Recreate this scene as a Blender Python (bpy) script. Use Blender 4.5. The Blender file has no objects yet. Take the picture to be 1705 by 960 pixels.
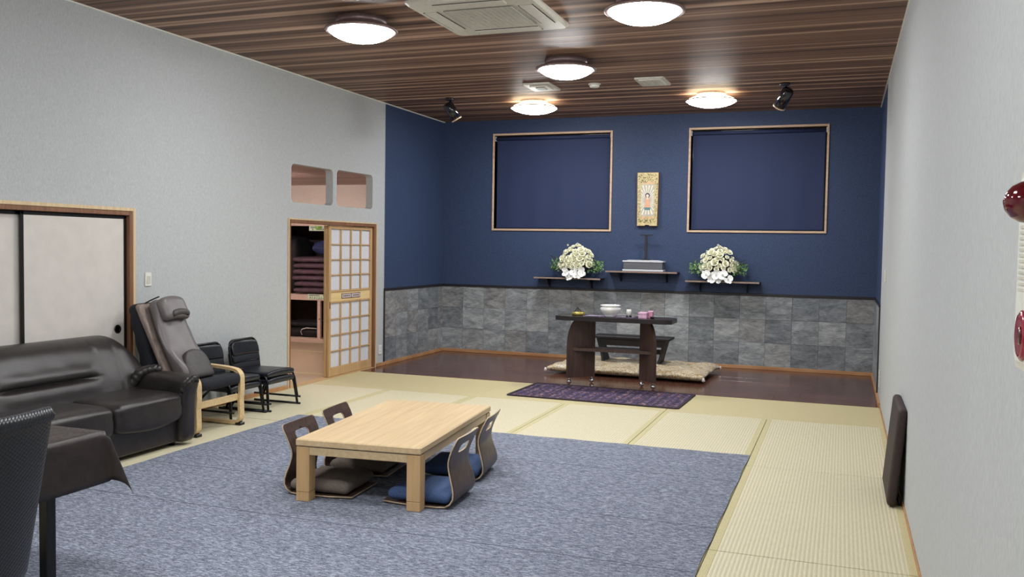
import bpy, bmesh, math, random
from mathutils import Vector, Matrix
from mathutils.geometry import tessellate_polygon

random.seed(7)
SC = bpy.context.scene
COL = SC.collection
PI = math.pi

# ------------------------------------------------------------------ camera
EYE = Vector((0, 0, 1.55))
cam_data = bpy.data.cameras.new('camera')
cam = bpy.data.objects.new('camera', cam_data)
COL.objects.link(cam)
RIGHT = Vector((0.93859274, 0.34467576, 0.01556577))
UP = Vector((-0.03063065, 0.0383046, 0.99879654))
FWD = Vector((-0.34366472, 0.93793996, -0.04651006))
rot = Matrix((RIGHT, UP, -FWD)).transposed().to_4x4()
cam.matrix_world = Matrix.Translation(EYE) @ rot
cam_data.sensor_width = 36
cam_data.lens = 1498.72 / 1705 * 36
cam_data.clip_start = 0.02
SC.camera = cam

# ------------------------------------------------------------------ world, exposure
world = bpy.data.worlds.new('world')
SC.world = world
world.use_nodes = True
world.node_tree.nodes['Background'].inputs[0].default_value = (0.02, 0.025, 0.04, 1)
world.node_tree.nodes['Background'].inputs[1].default_value = 0.3
SC.view_settings.view_transform = 'Standard'
SC.view_settings.look = 'None'
SC.view_settings.gamma = 1
SC.view_settings.use_curve_mapping = False
SC.view_settings.exposure = 1.35
LAMP = 25.0          # brightness of the ceiling lamps' bowls
LAMP_NEXT = 42.0     # the tube lamp of the next room

# ------------------------------------------------------------------ room measures
XL, XR, YB, H = -5.509, 0.3965, 12.075, 3.3446
YF = -1.6            # wall behind the camera
YS = 10.263          # start of the blue alcove walls
YW = 9.652           # front edge of the wooden floor
ZR = 0.985           # rail above the stone tiles


def lin(c):
    out = []
    for v in c[:3]:
        v = v / 255.0
        out.append(v / 12.92 if v <= 0.04045 else ((v + 0.055) / 1.055) ** 2.4)
    return tuple(out) + (1.0,)


# ------------------------------------------------------------------ materials
class NT:
    def __init__(s, name):
        s.m = bpy.data.materials.new(name)
        s.m.use_nodes = True
        s.t = s.m.node_tree
        s.b = s.t.nodes['Principled BSDF']
        s.co = s.t.nodes.new('ShaderNodeTexCoord')

    def n(s, kind, **kw):
        nd = s.t.nodes.new(kind)
        for k, v in kw.items():
            setattr(nd, k, v)
        return nd

    def l(s, a, b):
        s.t.links.new(a, b)

    def mapped(s, scale=(1, 1, 1), rotz=0, coord='Object'):
        mp = s.n('ShaderNodeMapping')
        mp.inputs['Scale'].default_value = scale
        mp.inputs['Rotation'].default_value = (0, 0, rotz)
        s.l(s.co.outputs[coord], mp.inputs[0])
        return mp.outputs[0]

    def noise(s, vec, scale, detail=3, rough=0.55, dist=0.0):
        nd = s.n('ShaderNodeTexNoise')
        nd.inputs['Scale'].default_value = scale
        nd.inputs['Detail'].default_value = detail
        nd.inputs['Roughness'].default_value = rough
        nd.inputs['Distortion'].default_value = dist
        s.l(vec, nd.inputs['Vector'])
        return nd.outputs['Fac']

    def ramp(s, fac, stops, interp='LINEAR'):
        r = s.n('ShaderNodeValToRGB')
        r.color_ramp.interpolation = interp
        e = r.color_ramp.elements
        while len(e) < len(stops):
            e.new(0.5)
        for i, (p, c) in enumerate(stops):
            e[i].position = p
            e[i].color = lin(c)
        s.l(fac, r.inputs[0])
        return r.outputs[0]

    def mix(s, fac, a, b, mode='MIX'):
        m = s.n('ShaderNodeMix', data_type='RGBA', blend_type=mode)
        for sock, v in ((m.inputs[0], fac), (m.inputs[6], a), (m.inputs[7], b)):
            if isinstance(v, (int, float)):
                sock.default_value = v
            elif isinstance(v, tuple):
                sock.default_value = lin(v)
            else:
                s.l(v, sock)
        return m.outputs[2]

    def math(s, op, a, b=0.0):
        m = s.n('ShaderNodeMath', operation=op)
        for i, v in enumerate((a, b)):
            if isinstance(v, (int, float)):
                m.inputs[i].default_value = v
            else:
                s.l(v, m.inputs[i])
        return m.outputs[0]

    def color(s, c):
        if isinstance(c, tuple):
            s.b.inputs['Base Color'].default_value = lin(c)
        else:
            s.l(c, s.b.inputs['Base Color'])

    def bump(s, h, strength=0.3, dist=0.002):
        b = s.n('ShaderNodeBump')
        b.inputs['Strength'].default_value = strength
        b.inputs['Distance'].default_value = dist
        s.l(h, b.inputs['Height'])
        s.l(b.outputs[0], s.b.inputs['Normal'])

    def set(s, rough=0.5, metal=0.0, coat=0.0, spec=None, sheen=0.0):
        s.b.inputs['Roughness'].default_value = rough
        s.b.inputs['Metallic'].default_value = metal
        s.b.inputs['Coat Weight'].default_value = coat
        s.b.inputs['Coat Roughness'].default_value = 0.1
        s.b.inputs['Sheen Weight'].default_value = sheen
        if spec is not None:
            s.b.inputs['Specular IOR Level'].default_value = spec
        return s.m

    def rand(s):
        return s.n('ShaderNodeObjectInfo').outputs['Random']


def plain(name, c, rough=0.5, metal=0.0, var=0.08, scale=30, bump=0.0, coat=0.0, spec=None, sheen=0.0, stretch=(1, 1, 1)):
    t = NT(name)
    f = t.noise(t.mapped(stretch), scale, 3)
    lo = tuple(max(0, v * (1 - var)) for v in c)
    hi = tuple(min(255, v * (1 + var)) for v in c)
    t.color(t.ramp(f, [(0.3, lo), (0.7, hi)]))
    if bump:
        t.bump(f, bump, 0.002)
    return t.set(rough, metal, coat, spec, sheen)


def wood(name, dark, light, axis=0, freq=30, rough=0.4, coat=0.0, along=1.2, rnd=0.0, bump=0.05):
    t = NT(name)
    sc = [freq] * 3
    sc[axis] = along
    v = t.mapped(tuple(sc))
    if rnd:
        add = t.n('ShaderNodeVectorMath', operation='ADD')
        cmb = t.n('ShaderNodeCombineXYZ')
        r = t.math('MULTIPLY', t.rand(), 37.0)
        for i in range(3):
            t.l(r, cmb.inputs[i])
        t.l(v, add.inputs[0])
        t.l(cmb.outputs[0], add.inputs[1])
        v = add.outputs[0]
    f = t.noise(v, 1.0, 4, 0.6, 0.4)
    c = t.ramp(f, [(0.3, dark), (0.7, light)])
    if rnd:
        k = t.math('ADD', t.math('MULTIPLY', t.rand(), rnd), 1 - rnd / 2)
        cc = t.n('ShaderNodeCombineColor')
        for i in range(3):
            t.l(k, cc.inputs[i])
        c = t.mix(1.0, c, cc.outputs[0], 'MULTIPLY')
    t.color(c)
    if bump:
        t.bump(f, bump, 0.002)
    return t.set(rough, 0, coat)


M = {}
# walls
t = NT('grey_wallpaper')
v = t.mapped((1, 1, 0.28))
f1 = t.noise(v, 160, 4, 0.7)
f2 = t.noise(t.mapped(), 3.0, 3)
c = t.mix(t.math('MULTIPLY', f2, 0.35), t.ramp(f1, [(0.3, (170, 173, 175)), (0.7, (199, 202, 204))]), (182, 186, 189))
t.color(c)
t.bump(f1, 0.35, 0.002)
M['grey_wall'] = t.set(0.75, spec=0.25)

t = NT('navy_wallpaper')
f1 = t.noise(t.mapped((1, 1, 1)), 90, 4, 0.7)
t.color(t.ramp(f1, [(0.3, (40, 54, 86)), (0.7, (66, 82, 114))]))
t.bump(f1, 0.45, 0.003)
M['navy_wall'] = t.set(0.6, spec=0.35)

t = NT('concrete_tile')
ofs = t.n('ShaderNodeCombineXYZ')
for i, k_ in enumerate((31.0, 17.0, 23.0)):
    t.l(t.math('MULTIPLY', t.rand(), k_), ofs.inputs[i])
def shifted(sc):
    ad = t.n('ShaderNodeVectorMath', operation='ADD')
    t.l(t.mapped(sc), ad.inputs[0])
    t.l(ofs.outputs[0], ad.inputs[1])
    return ad.outputs[0]
f1 = t.noise(shifted((0.8, 0.8, 2.0)), 4.5, 8, 0.72, 0.8)
f2 = t.noise(shifted((1, 1, 4.5)), 18, 5, 0.75)
c = t.ramp(f1, [(0.34, (88, 93, 98)), (0.5, (144, 149, 153)), (0.66, (196, 199, 201))])
c = t.mix(0.36, c, t.ramp(f2, [(0.38, (110, 113, 116)), (0.65, (204, 207, 210))]))
k = t.ramp(t.rand(), [(0.0, (196, 199, 203)), (0.35, (222, 223, 224)), (0.7, (255, 255, 254)), (0.92, (228, 222, 218)), (1.0, (205, 207, 210))])
c = t.mix(1.0, c, k, 'MULTIPLY')
t.color(c)
t.bump(f1, 0.05, 0.003)
M['tile'] = t.set(0.42, spec=0.4)

# ceiling boards: a stripe print running along x
t = NT('ceiling_board')
add = t.n('ShaderNodeVectorMath', operation='ADD')
cmb = t.n('ShaderNodeCombineXYZ')
t.l(t.math('MULTIPLY', t.rand(), 53.0), cmb.inputs[1])
t.l(t.mapped((0.06, 7.5, 1)), add.inputs[0])
t.l(cmb.outputs[0], add.inputs[1])
f1 = t.noise(add.outputs[0], 1.0, 2, 0.55)
add2 = t.n('ShaderNodeVectorMath', operation='ADD')
t.l(t.mapped((0.3, 42, 1)), add2.inputs[0])
t.l(cmb.outputs[0], add2.inputs[1])
f2 = t.noise(add2.outputs[0], 1.0, 3, 0.6)
c = t.ramp(f1, [(0.37, (62, 42, 34)), (0.46, (106, 79, 66)), (0.54, (136, 105, 88)), (0.64, (210, 176, 152))])
c = t.mix(0.25, c, t.ramp(f2, [(0.35, (60, 42, 35)), (0.65, (182, 150, 130))]))
t.color(c)
t.bump(f2, 0.12, 0.002)
M['ceiling'] = t.set(0.52, spec=0.2)

M['next_ceiling'] = wood('next_ceiling_board', (128, 102, 98), (184, 154, 146), 0, 22, 0.5, along=0.2)


def tatami(name, axis, base=(215, 206, 176)):
    t = NT(name)
    sep = t.n('ShaderNodeSeparateXYZ')
    t.l(t.co.outputs['Object'], sep.inputs[0])
    a = sep.outputs[1 - axis]
    s = t.math('SINE', t.math('MULTIPLY', a, 2 * PI / 0.0215))
    s01 = t.math('ADD', t.math('MULTIPLY', s, 0.5), 0.5)
    vs = [90, 90, 90]
    vs[axis] = 7
    f = t.noise(t.mapped(tuple(vs)), 2.0, 3, 0.6)
    big = t.noise(t.mapped(), 1.3, 3)
    c = t.ramp(s01, [(0.0, tuple(v * 0.87 for v in base)), (0.55, base), (1.0, tuple(v * 1.03 for v in base))])
    c = t.mix(0.28, c, t.ramp(f, [(0.3, tuple(v * 0.84 for v in base)), (0.7, tuple(min(255, v * 1.12) for v in base))]))
    c = t.mix(t.math('MULTIPLY', big, 0.3), c, tuple(v * 0.95 for v in base))
    t.color(c)
    t.bump(s01, 0.45, 0.0025)
    return t.set(0.55, spec=0.35)


M['tatami_y'] = tatami('tatami_weave_lengthwise', 1)
M['tatami_x'] = tatami('tatami_weave_crosswise', 0, (206, 193, 150))
M['tatami_next'] = tatami('tatami_next_room', 0, (190, 168, 142))
M['heri'] = plain('tatami_border_cloth', (196, 186, 144), 0.8, var=0.07, scale=120, bump=0.1)

t = NT('stage_board')
f = t.noise(t.mapped((0.8, 26, 1)), 1.0, 4, 0.6, 0.3)
c = t.ramp(f, [(0.3, (66, 36, 29)), (0.7, (106, 66, 54))])
cc = t.n('ShaderNodeCombineColor')
k = t.math('ADD', t.math('MULTIPLY', t.rand(), 0.4), 0.8)
for i in range(3):
    t.l(k, cc.inputs[i])
t.color(t.mix(1.0, c, cc.outputs[0], 'MULTIPLY'))
M['stage'] = t.set(0.2, coat=0.08)

M['base_wood'] = wood('baseboard_wood', (166, 116, 76), (194, 148, 104), 0, 8, 0.5, along=2)
M['dark_trim'] = plain('dark_trim', (32, 28, 34), 0.5)
M['pale_wood'] = wood('pale_frame_wood', (204, 176, 138), (226, 202, 164), 2, 40, 0.5, along=2)
M['door_wood'] = wood('door_frame_wood', (182, 146, 104), (208, 174, 128), 2, 45, 0.45, along=2)
M['brown_wood'] = wood('brown_frame_wood', (112, 76, 54), (146, 102, 74), 2, 40, 0.5, along=2)
M['window_wood'] = wood('window_frame_wood', (196, 164, 138), (220, 190, 164), 0, 30, 0.5, along=2)
M['board_light'] = wood('light_board', (224, 196, 140), (238, 212, 158), 1, 30, 0.5, along=1)
M['pink_wood'] = wood('pink_closet_wood', (212, 180, 168), (232, 206, 196), 0, 22, 0.6, along=2)
M['paper'] = plain('shoji_paper', (212, 213, 222), 0.8, var=0.03, scale=60)
M['fusuma'] = plain('fusuma_paper', (212, 206, 200), 0.75, var=0.02, scale=8)
M['lacquer'] = plain('black_lacquer', (16, 16, 18), 0.3)
M['white_plastic'] = plain('white_plastic', (228, 228, 222), 0.4, var=0.02)
M['grey_plastic'] = plain('grey_plastic', (150, 148, 140), 0.5, var=0.05)
M['cream_plastic'] = plain('cream_plastic', (206, 202, 190), 0.45, var=0.03)
M['black_metal'] = plain('black_metal', (18, 19, 23), 0.3, metal=0.3)
M['black_gloss'] = plain('black_gloss', (14, 17, 26), 0.15, coat=0.5)
M['chrome'] = plain('chrome', (200, 200, 205), 0.12, metal=1.0, var=0.02)
M['copper'] = plain('copper_ring', (236, 208, 180), 0.3, metal=0.3)
M['bronze'] = plain('bronze_rim', (146, 124, 122), 0.35, metal=0.45)
M['pearl'] = plain('pearl_rim', (214, 208, 196), 0.3)
M['next_wall'] = plain('next_room_wall', (232, 221, 214), 0.8, var=0.03, scale=60)
M['dark_inside'] = plain('shaded_closet_inside', (58, 44, 42), 0.8)  # brown set dark: the darkness inside the closet is put into the colour
M['subfloor'] = plain('subfloor', (60, 50, 38), 0.9)

# upholstery, textiles
t = NT('dark_leather')
vo = t.n('ShaderNodeTexVoronoi')
vo.inputs['Scale'].default_value = 420
t.l(t.mapped(), vo.inputs['Vector'])
f = t.noise(t.mapped(), 14, 5, 0.6)
t.color(t.ramp(f, [(0.3, (33, 29, 29)), (0.7, (46, 41, 41))]))
h = t.math('ADD', t.math('MULTIPLY', vo.outputs[0], 0.35), t.math('MULTIPLY', f, 1.6))
t.bump(h, 0.22, 0.004)
M['leather'] = t.set(0.33, spec=0.5)
M['grey_leather'] = plain('grey_massage_leather', (104, 98, 98), 0.38, var=0.06, scale=6, bump=0.12)
M['taupe'] = plain('taupe_side_cloth', (132, 118, 110), 0.6, var=0.12, scale=40, stretch=(1, 1, 0.1))
M['black_vinyl'] = plain('black_vinyl', (27, 29, 36), 0.34, var=0.1, scale=20, bump=0.08)
M['black_cloth'] = plain('black_cloth', (24, 26, 34), 0.85, var=0.2, scale=120, bump=0.2)
M['dark_grey_mesh'] = plain('dark_grey_leather', (66, 62, 62), 0.5)

t = NT('carpet')
f1 = t.noise(t.mapped((26, 105, 30), rotz=0.04), 1.0, 4, 0.72)
f2 = t.noise(t.mapped((110, 260, 60)), 1.0, 3, 0.7)
f3 = t.noise(t.mapped((0.7, 5, 1)), 1.0, 2)
c = t.ramp(f1, [(0.36, (46, 50, 64)), (0.5, (100, 107, 126)), (0.62, (186, 192, 208))])
c = t.mix(0.4, c, t.ramp(f2, [(0.38, (40, 44, 57)), (0.60, (192, 198, 214))]))
c = t.mix(t.math('MULTIPLY', f3, 0.25), c, (92, 97, 110))
t.color(c)
t.bump(f2, 0.6, 0.004)
M['carpet'] = t.set(0.95, spec=0.1)
M['carpet_seam'] = plain('carpet_seam', (72, 78, 94), 0.95)
M['carpet_edge'] = plain('carpet_binding', (104, 108, 112), 0.9)

t = NT('purple_mat')
sep = t.n('ShaderNodeSeparateXYZ')
t.l(t.co.outputs['Object'], sep.inputs[0])
band = t.math('FRACT', t.math('MULTIPLY', sep.outputs[0], 1 / 0.16))
vo = t.n('ShaderNodeTexVoronoi')
vo.inputs['Scale'].default_value = 46
t.l(t.mapped(), vo.inputs['Vector'])
sp = t.ramp(vo.outputs['Color'], [(0.0, (66, 54, 92)), (0.42, (84, 70, 110)), (0.5, (150, 118, 118)), (0.62, (58, 46, 74)), (0.8, (96, 82, 122)), (0.92, (178, 140, 106))], 'CONSTANT')
bb = t.ramp(band, [(0.0, (180, 172, 178)), (0.18, (255, 255, 255)), (0.5, (190, 150, 140)), (0.62, (225, 220, 240)), (0.9, (150, 140, 150))], 'CONSTANT')
t.color(t.mix(1.0, sp, bb, 'MULTIPLY'))
M['purple_mat'] = t.set(0.9)
M['mat_border'] = plain('mat_border', (40, 26, 36), 0.8)

t = NT('gold_brocade')
vo = t.n('ShaderNodeTexVoronoi')
vo.inputs['Scale'].default_value = 22
t.l(t.mapped(), vo.inputs['Vector'])
f = t.noise(t.mapped((1, 1, 1)), 9, 5, 0.72, 1.8)
c = t.ramp(f, [(0.34, (70, 58, 40)), (0.42, (150, 128, 84)), (0.48, (222, 214, 194)), (0.53, (190, 148, 66)), (0.60, (92, 78, 58)), (0.68, (196, 184, 156))])
t.color(t.mix(0.25, c, vo.outputs['Color']))
t.color(t.mix(t.math('MULTIPLY', vo.outputs[0], 0.2), c, (236, 230, 214)))
M['brocade'] = t.set(0.45, sheen=0.2)

t = NT('damask_cloth')
f = t.noise(t.mapped(), 26, 4, 0.6, 1.5)
t.color(t.ramp(f, [(0.45, (30, 21, 20)), (0.56, (42, 30, 28))]))
ro = t.ramp(f, [(0.45, (168, 168, 168)), (0.58, (196, 196, 196))])
t.l(ro, t.b.inputs['Roughness'])
M['damask'] = t.set(0.5)
t.l(ro, t.b.inputs['Roughness'])

t = NT('woven_black_vinyl')
sep = t.n('ShaderNodeSeparateXYZ')
t.l(t.co.outputs['Object'], sep.inputs[0])
wa = t.math('SINE', t.math('MULTIPLY', t.math('ADD', sep.outputs[1], sep.outputs[0]), 2 * PI / 0.017))
wb = t.math('SINE', t.math('MULTIPLY', sep.outputs[2], 2 * PI / 0.015))
wv = t.math('ADD', t.math('MULTIPLY', t.math('MULTIPLY', wa, wb), 0.5), 0.5)
t.color(t.ramp(wv, [(0.2, (6, 7, 9)), (0.6, (17, 18, 23)), (0.97, (44, 47, 55))]))
t.bump(wv, 0.5, 0.003)
M['woven'] = t.set(0.36)

M['ply_dark'] = wood('dark_bent_plywood', (50, 36, 32), (88, 66, 57), 2, 60, 0.35, along=6)
M['ply_edge'] = plain('plywood_edge', (196, 174, 146), 0.5)
M['cushion_grey'] = plain('grey_brown_cushion', (112, 101, 92), 0.9, var=0.14, scale=160, bump=0.2)
M['cushion_blue'] = plain('blue_cushion', (64, 86, 126), 0.9, var=0.16, scale=160, bump=0.2)
M['oak'] = wood('oak_table', (202, 174, 132), (222, 196, 156), 1, 34, 0.4, along=1.6, bump=0.03)
M['oak_leg'] = wood('oak_leg', (198, 160, 112), (214, 178, 130), 2, 40, 0.45, along=2)
M['birch'] = wood('bent_birch', (206, 176, 128), (226, 198, 150), 0, 40, 0.4, along=3)
M['wenge'] = wood('wenge_board', (56, 40, 38), (88, 66, 60), 2, 55, 0.4, along=2)
M['wenge_dark'] = plain('wenge_top', (36, 30, 32), 0.3, var=0.15, scale=40, stretch=(0.2, 1, 1))
M['matte_black'] = plain('matte_black', (20, 18, 20), 0.55)
M['shelf_wood'] = plain('dark_shelf', (40, 34, 38), 0.45)
M['shelf_edge'] = plain('shelf_edge', (150, 128, 118), 0.5)
M['navy_blind'] = plain('navy_blind_fabric', (35, 48, 85), 0.75, var=0.06, scale=200, bump=0.08)
M['glass_dark'] = plain('window_glass', (10, 12, 16), 0.05, coat=0.3)
M['porcelain'] = plain('white_porcelain', (240, 240, 240), 0.15, var=0.01, coat=0.4)
M['brass'] = plain('brass', (176, 160, 84), 0.35, metal=0.6)
M['altar_cloth'] = plain('altar_cloth', (120, 112, 126), 0.5, var=0.45, scale=60)
M['pink_box'] = plain('pink_box', (226, 178, 208), 0.5)
M['pink_box_b'] = plain('rose_box', (214, 152, 178), 0.5)
M['wax'] = plain('white_wax', (244, 242, 236), 0.4, var=0.01)
M['grey_box'] = plain('dark_grey_box', (96, 96, 102), 0.55, var=0.1, stretch=(0.1, 1, 6))
M['silver'] = plain('silver_lid', (208, 210, 216), 0.35, var=0.02)
M['gold'] = plain('gold_panel', (206, 188, 140), 0.4, var=0.1, metal=0.2)
M['petal'] = plain('white_petal', (252, 249, 226), 0.6, var=0.03, scale=60)
M['petal_white'] = plain('pure_white_petal', (252, 252, 250), 0.6, var=0.02)
M['leaf'] = plain('green_leaf', (104, 138, 84), 0.5, var=0.4, scale=18)
M['stem'] = plain('dark_stem', (48, 50, 34), 0.8)
M['zabuton'] = plain('plum_cushion', (92, 70, 84), 0.5, var=0.15, scale=14, bump=0.15)
M['navy_cloth'] = plain('navy_bundle_cloth', (46, 56, 104), 0.7, var=0.2, scale=10)
M['black_bag'] = plain('black_bag_cloth', (18, 19, 26), 0.7, var=0.2, scale=10)
M['white_cloth'] = plain('white_cloth', (226, 216, 216), 0.8)
M['card'] = plain('white_green_card', (218, 232, 212), 0.5, var=0.02)
M['card_green'] = plain('card_green', (150, 196, 96), 0.5)
M['ink'] = plain('ink', (40, 44, 40), 0.6)
M['maroon'] = plain('maroon_plastic', (90, 10, 26), 0.08, var=0.04, coat=0.8)
M['red_button'] = plain('red_button', (150, 24, 52), 0.2, coat=0.5)
M['pad_brown'] = plain('dark_brown_pad', (54, 40, 38), 0.7, var=0.12, scale=90, bump=0.15)
for nm, c in dict(art_ivory=(240, 232, 210), art_grey=(192, 184, 172), art_orange=(226, 172, 140), art_teal=(96, 140, 150),
                  art_face=(238, 214, 186), art_navy=(52, 54, 96), art_green=(70, 96, 60), art_olive=(120, 112, 54), art_dark=(64, 60, 38)).items():
    M[nm] = plain(nm, c, 0.5, var=0.04)


def emitter(name, c, strength):
    t = NT(name)
    t.color(c)
    t.b.inputs['Emission Color'].default_value = lin(c)
    t.b.inputs['Emission Strength'].default_value = strength
    return t.set(0.4)


M['lamp'] = emitter('lamp_bowl', (247, 249, 249), LAMP)
M['lamp_upper'] = emitter('lamp_upper_glass', (255, 238, 205), 3.0)
M['tube_lamp'] = emitter('tube_lamp', (255, 240, 230), LAMP_NEXT)
M['spot_lens'] = plain('spot_lens', (246, 232, 205), 0.3)


# ------------------------------------------------------------------ geometry helpers
class G:
    """collects shapes of one mesh"""

    def __init__(s):
        s.v, s.f, s.mi, s.sm = [], [], [], []

    def add(s, verts, faces, mi=0, smooth=False, X=None):
        o = len(s.v)
        for p in verts:
            p = Vector(p)
            s.v.append(tuple(X @ p) if X is not None else tuple(p))
        for f in faces:
            s.f.append([i + o for i in f])
            s.mi.append(mi)
            s.sm.append(smooth)
        return s

    def box(s, lo, hi, mi=0, ch=0.0, X=None):
        if ch <= 0:
            x0, y0, z0 = lo
            x1, y1, z1 = hi
            vs = [(x0, y0, z0), (x1, y0, z0), (x1, y1, z0), (x0, y1, z0), (x0, y0, z1), (x1, y0, z1), (x1, y1, z1), (x0, y1, z1)]
            fs = [(0, 3, 2, 1), (4, 5, 6, 7), (0, 1, 5, 4), (1, 2, 6, 5), (2, 3, 7, 6), (3, 0, 4, 7)]
            return s.add(vs, fs, mi, False, X)
        bm = bmesh.new()
        bmesh.ops.create_cube(bm, size=1)
        d = [hi[i] - lo[i] for i in range(3)]
        for v in bm.verts:
            v.co = Vector([lo[i] + (v.co[i] + 0.5) * d[i] for i in range(3)])
        bmesh.ops.bevel(bm, geom=bm.edges[:], offset=min(ch, min(d) * 0.45), segments=1, affect='EDGES')
        bm.verts.index_update()
        s.add([v.co.copy() for v in bm.verts], [[v.index for v in f.verts] for f in bm.faces], mi, False, X)
        bm.free()
        return s

    def rbox(s, size, r, n, fn=None, X=None, mi=0):
        """rounded box centred at the origin, n cells per side, fn deforms each point"""
        hx, hy, hz = [a / 2 for a in size]
        h = (hx, hy, hz)
        idx, vs, fs = {}, [], []

        def lin_s(i, nn, hh):
            # denser near the rounding
            tt = i / nn
            return -hh + 2 * hh * (0.5 - 0.5 * math.cos(PI * tt)) * 0.6 + 2 * hh * tt * 0.4

        def vert(i, j, k):
            key = (i, j, k)
            if key in idx:
                return idx[key]
            p = Vector((lin_s(i, n[0], hx), lin_s(j, n[1], hy), lin_s(k, n[2], hz)))
            rr = [min(r, a * 0.999) for a in h]
            c = Vector([max(-(h[a] - rr[a]), min(h[a] - rr[a], p[a])) for a in range(3)])
            d = p - c
            q = Vector([d[a] / rr[a] for a in range(3)])
            if q.length > 1e-9:
                m = max(abs(q[0]), abs(q[1]), abs(q[2]))
                q = q * (m / q.length)
                q = q.normalized() * min(1.0, max(m, 0.0)) if m > 0 else q
                p = c + Vector([q[a] * rr[a] for a in range(3)])
            if fn:
                p = Vector(fn(p))
            idx[key] = len(vs)
            vs.append(p)
            return idx[key]

        for j in range(n[1]):
            for k in range(n[2]):
                fs.append((vert(0, j, k), vert(0, j, k + 1), vert(0, j + 1, k + 1), vert(0, j + 1, k)))
                fs.append((vert(n[0], j, k), vert(n[0], j + 1, k), vert(n[0], j + 1, k + 1), vert(n[0], j, k + 1)))
        for i in range(n[0]):
            for k in range(n[2]):
                fs.append((vert(i, 0, k), vert(i + 1, 0, k), vert(i + 1, 0, k + 1), vert(i, 0, k + 1)))
                fs.append((vert(i, n[1], k), vert(i, n[1], k + 1), vert(i + 1, n[1], k + 1), vert(i + 1, n[1], k)))
            for j in range(n[1]):
                fs.append((vert(i, j, 0), vert(i, j + 1, 0), vert(i + 1, j + 1, 0), vert(i + 1, j, 0)))
                fs.append((vert(i, j, n[2]), vert(i + 1, j, n[2]), vert(i + 1, j + 1, n[2]), vert(i, j + 1, n[2])))
        return s.add(vs, fs, mi, True, X)

    def tube(s, pts, r, n=8, mi=0, closed=False, X=None, rf=None, flat=None):
        """round tube along pts; flat=(a,b) gives a rectangular strip a along 'side' y, b in plane"""
        pts = [Vector(p) for p in pts]
        m = len(pts)
        vs, fs = [], []
        for i in range(m):
            if closed:
                d = pts[(i + 1) % m] - pts[i - 1]
            else:
                d = pts[min(i + 1, m - 1)] - pts[max(i - 1, 0)]
            d.normalize()
            ref = Vector((0, 1, 0)) if flat else (Vector((0, 0, 1)) if abs(d.z) < 0.92 else Vector((0, 1, 0)))
            a = d.cross(ref).normalized()
            b = a.cross(d).normalized()
            if flat:
                w, tk = flat
                for sa, sb in ((1, 1), (-1, 1), (-1, -1), (1, -1)):
                    vs.append(pts[i] + a * (sa * tk / 2) + b * (sb * w / 2))
            else:
                rr = rf(i / max(1, m - 1)) if rf else r
                for k in range(n):
                    an = 2 * PI * k / n
                    vs.append(pts[i] + a * (math.cos(an) * rr) + b * (math.sin(an) * rr))
        q = 4 if flat else n
        for i in range(m if closed else m - 1):
            for k in range(q):
                a0, a1 = i * q + k, i * q + (k + 1) % q
                b0, b1 = ((i + 1) % m) * q + k, ((i + 1) % m) * q + (k + 1) % q
                fs.append((a0, b0, b1, a1))
        if not closed:
            fs.append(tuple(range(q)))
            fs.append(tuple(reversed(range((m - 1) * q, m * q))))
        return s.add(vs, fs, mi, not flat, X)

    def lathe(s, prof, n=24, loc=(0, 0, 0), mi=0, X=None, smooth=True):
        vs, fs = [], []
        for r, z in prof:
            for k in range(n):
                a = 2 * PI * k / n
                vs.append((loc[0] + r * math.cos(a), loc[1] + r * math.sin(a), loc[2] + z))
        for i in range(len(prof) - 1):
            for k in range(n):
                k2 = (k + 1) % n
                fs.append((i * n + k, i * n + k2, (i + 1) * n + k2, (i + 1) * n + k))
        if prof[0][0] > 1e-6:
            fs.append(tuple(reversed(range(n))))
        if prof[-1][0] > 1e-6:
            fs.append(tuple(range((len(prof) - 1) * n, len(prof) * n)))
        return s.add(vs, fs, mi, smooth, X)

    def prism(s, outer, d0, d1, to3, holes=(), mi=0, mi_side=None, X=None):
        """extruded polygon with holes; to3(u, v, d) -> point"""
        loops = [outer] + list(holes)
        flat = [p for lp in loops for p in lp]
        tris = tessellate_polygon([[Vector((p[0], p[1], 0)) for p in lp] for lp in loops])
        n = len(flat)
        vs = [to3(p[0], p[1], d0) for p in flat] + [to3(p[0], p[1], d1) for p in flat]
        fs = [tuple(tr) for tr in tris] + [tuple(i + n for i in reversed(tr)) for tr in tris]
        s.add(vs, fs, mi, False, X)
        fs2, o = [], 0
        for lp in loops:
            m = len(lp)
            for i in range(m):
                j = (i + 1) % m
                fs2.append((o + i, o + j, o + j + n, o + i + n))
            o += m
        return s.add(vs, fs2, mi if mi_side is None else mi_side, False, X)

    def done(s, name, mats, parent=None, loc=None, merge=True, props=None):
        me = bpy.data.meshes.new(name)
        me.from_pydata(s.v, [], s.f)
        if not isinstance(mats, (list, tuple)):
            mats = [mats]
        for m in mats:
            me.materials.append(M[m] if isinstance(m, str) else m)
        me.polygons.foreach_set('material_index', s.mi)
        me.polygons.foreach_set('use_smooth', s.sm)
        if merge:
            bm = bmesh.new()
            bm.from_mesh(me)
            bmesh.ops.remove_doubles(bm, verts=bm.verts[:], dist=1e-5)
            bmesh.ops.recalc_face_normals(bm, faces=bm.faces[:])
            bm.to_mesh(me)
            bm.free()
        me.update()
        return link(name, me, parent, loc)


def link(name, me, parent=None, loc=None):
    o = bpy.data.objects.new(name, me)
    COL.objects.link(o)
    if parent is not None:
        o.parent = parent
    if loc is not None:
        o.location = loc
    return o


def tag(o, label, cat, group=None):
    o['label'] = label
    o['category'] = cat
    if group:
        o['group'] = group
    return o


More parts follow.
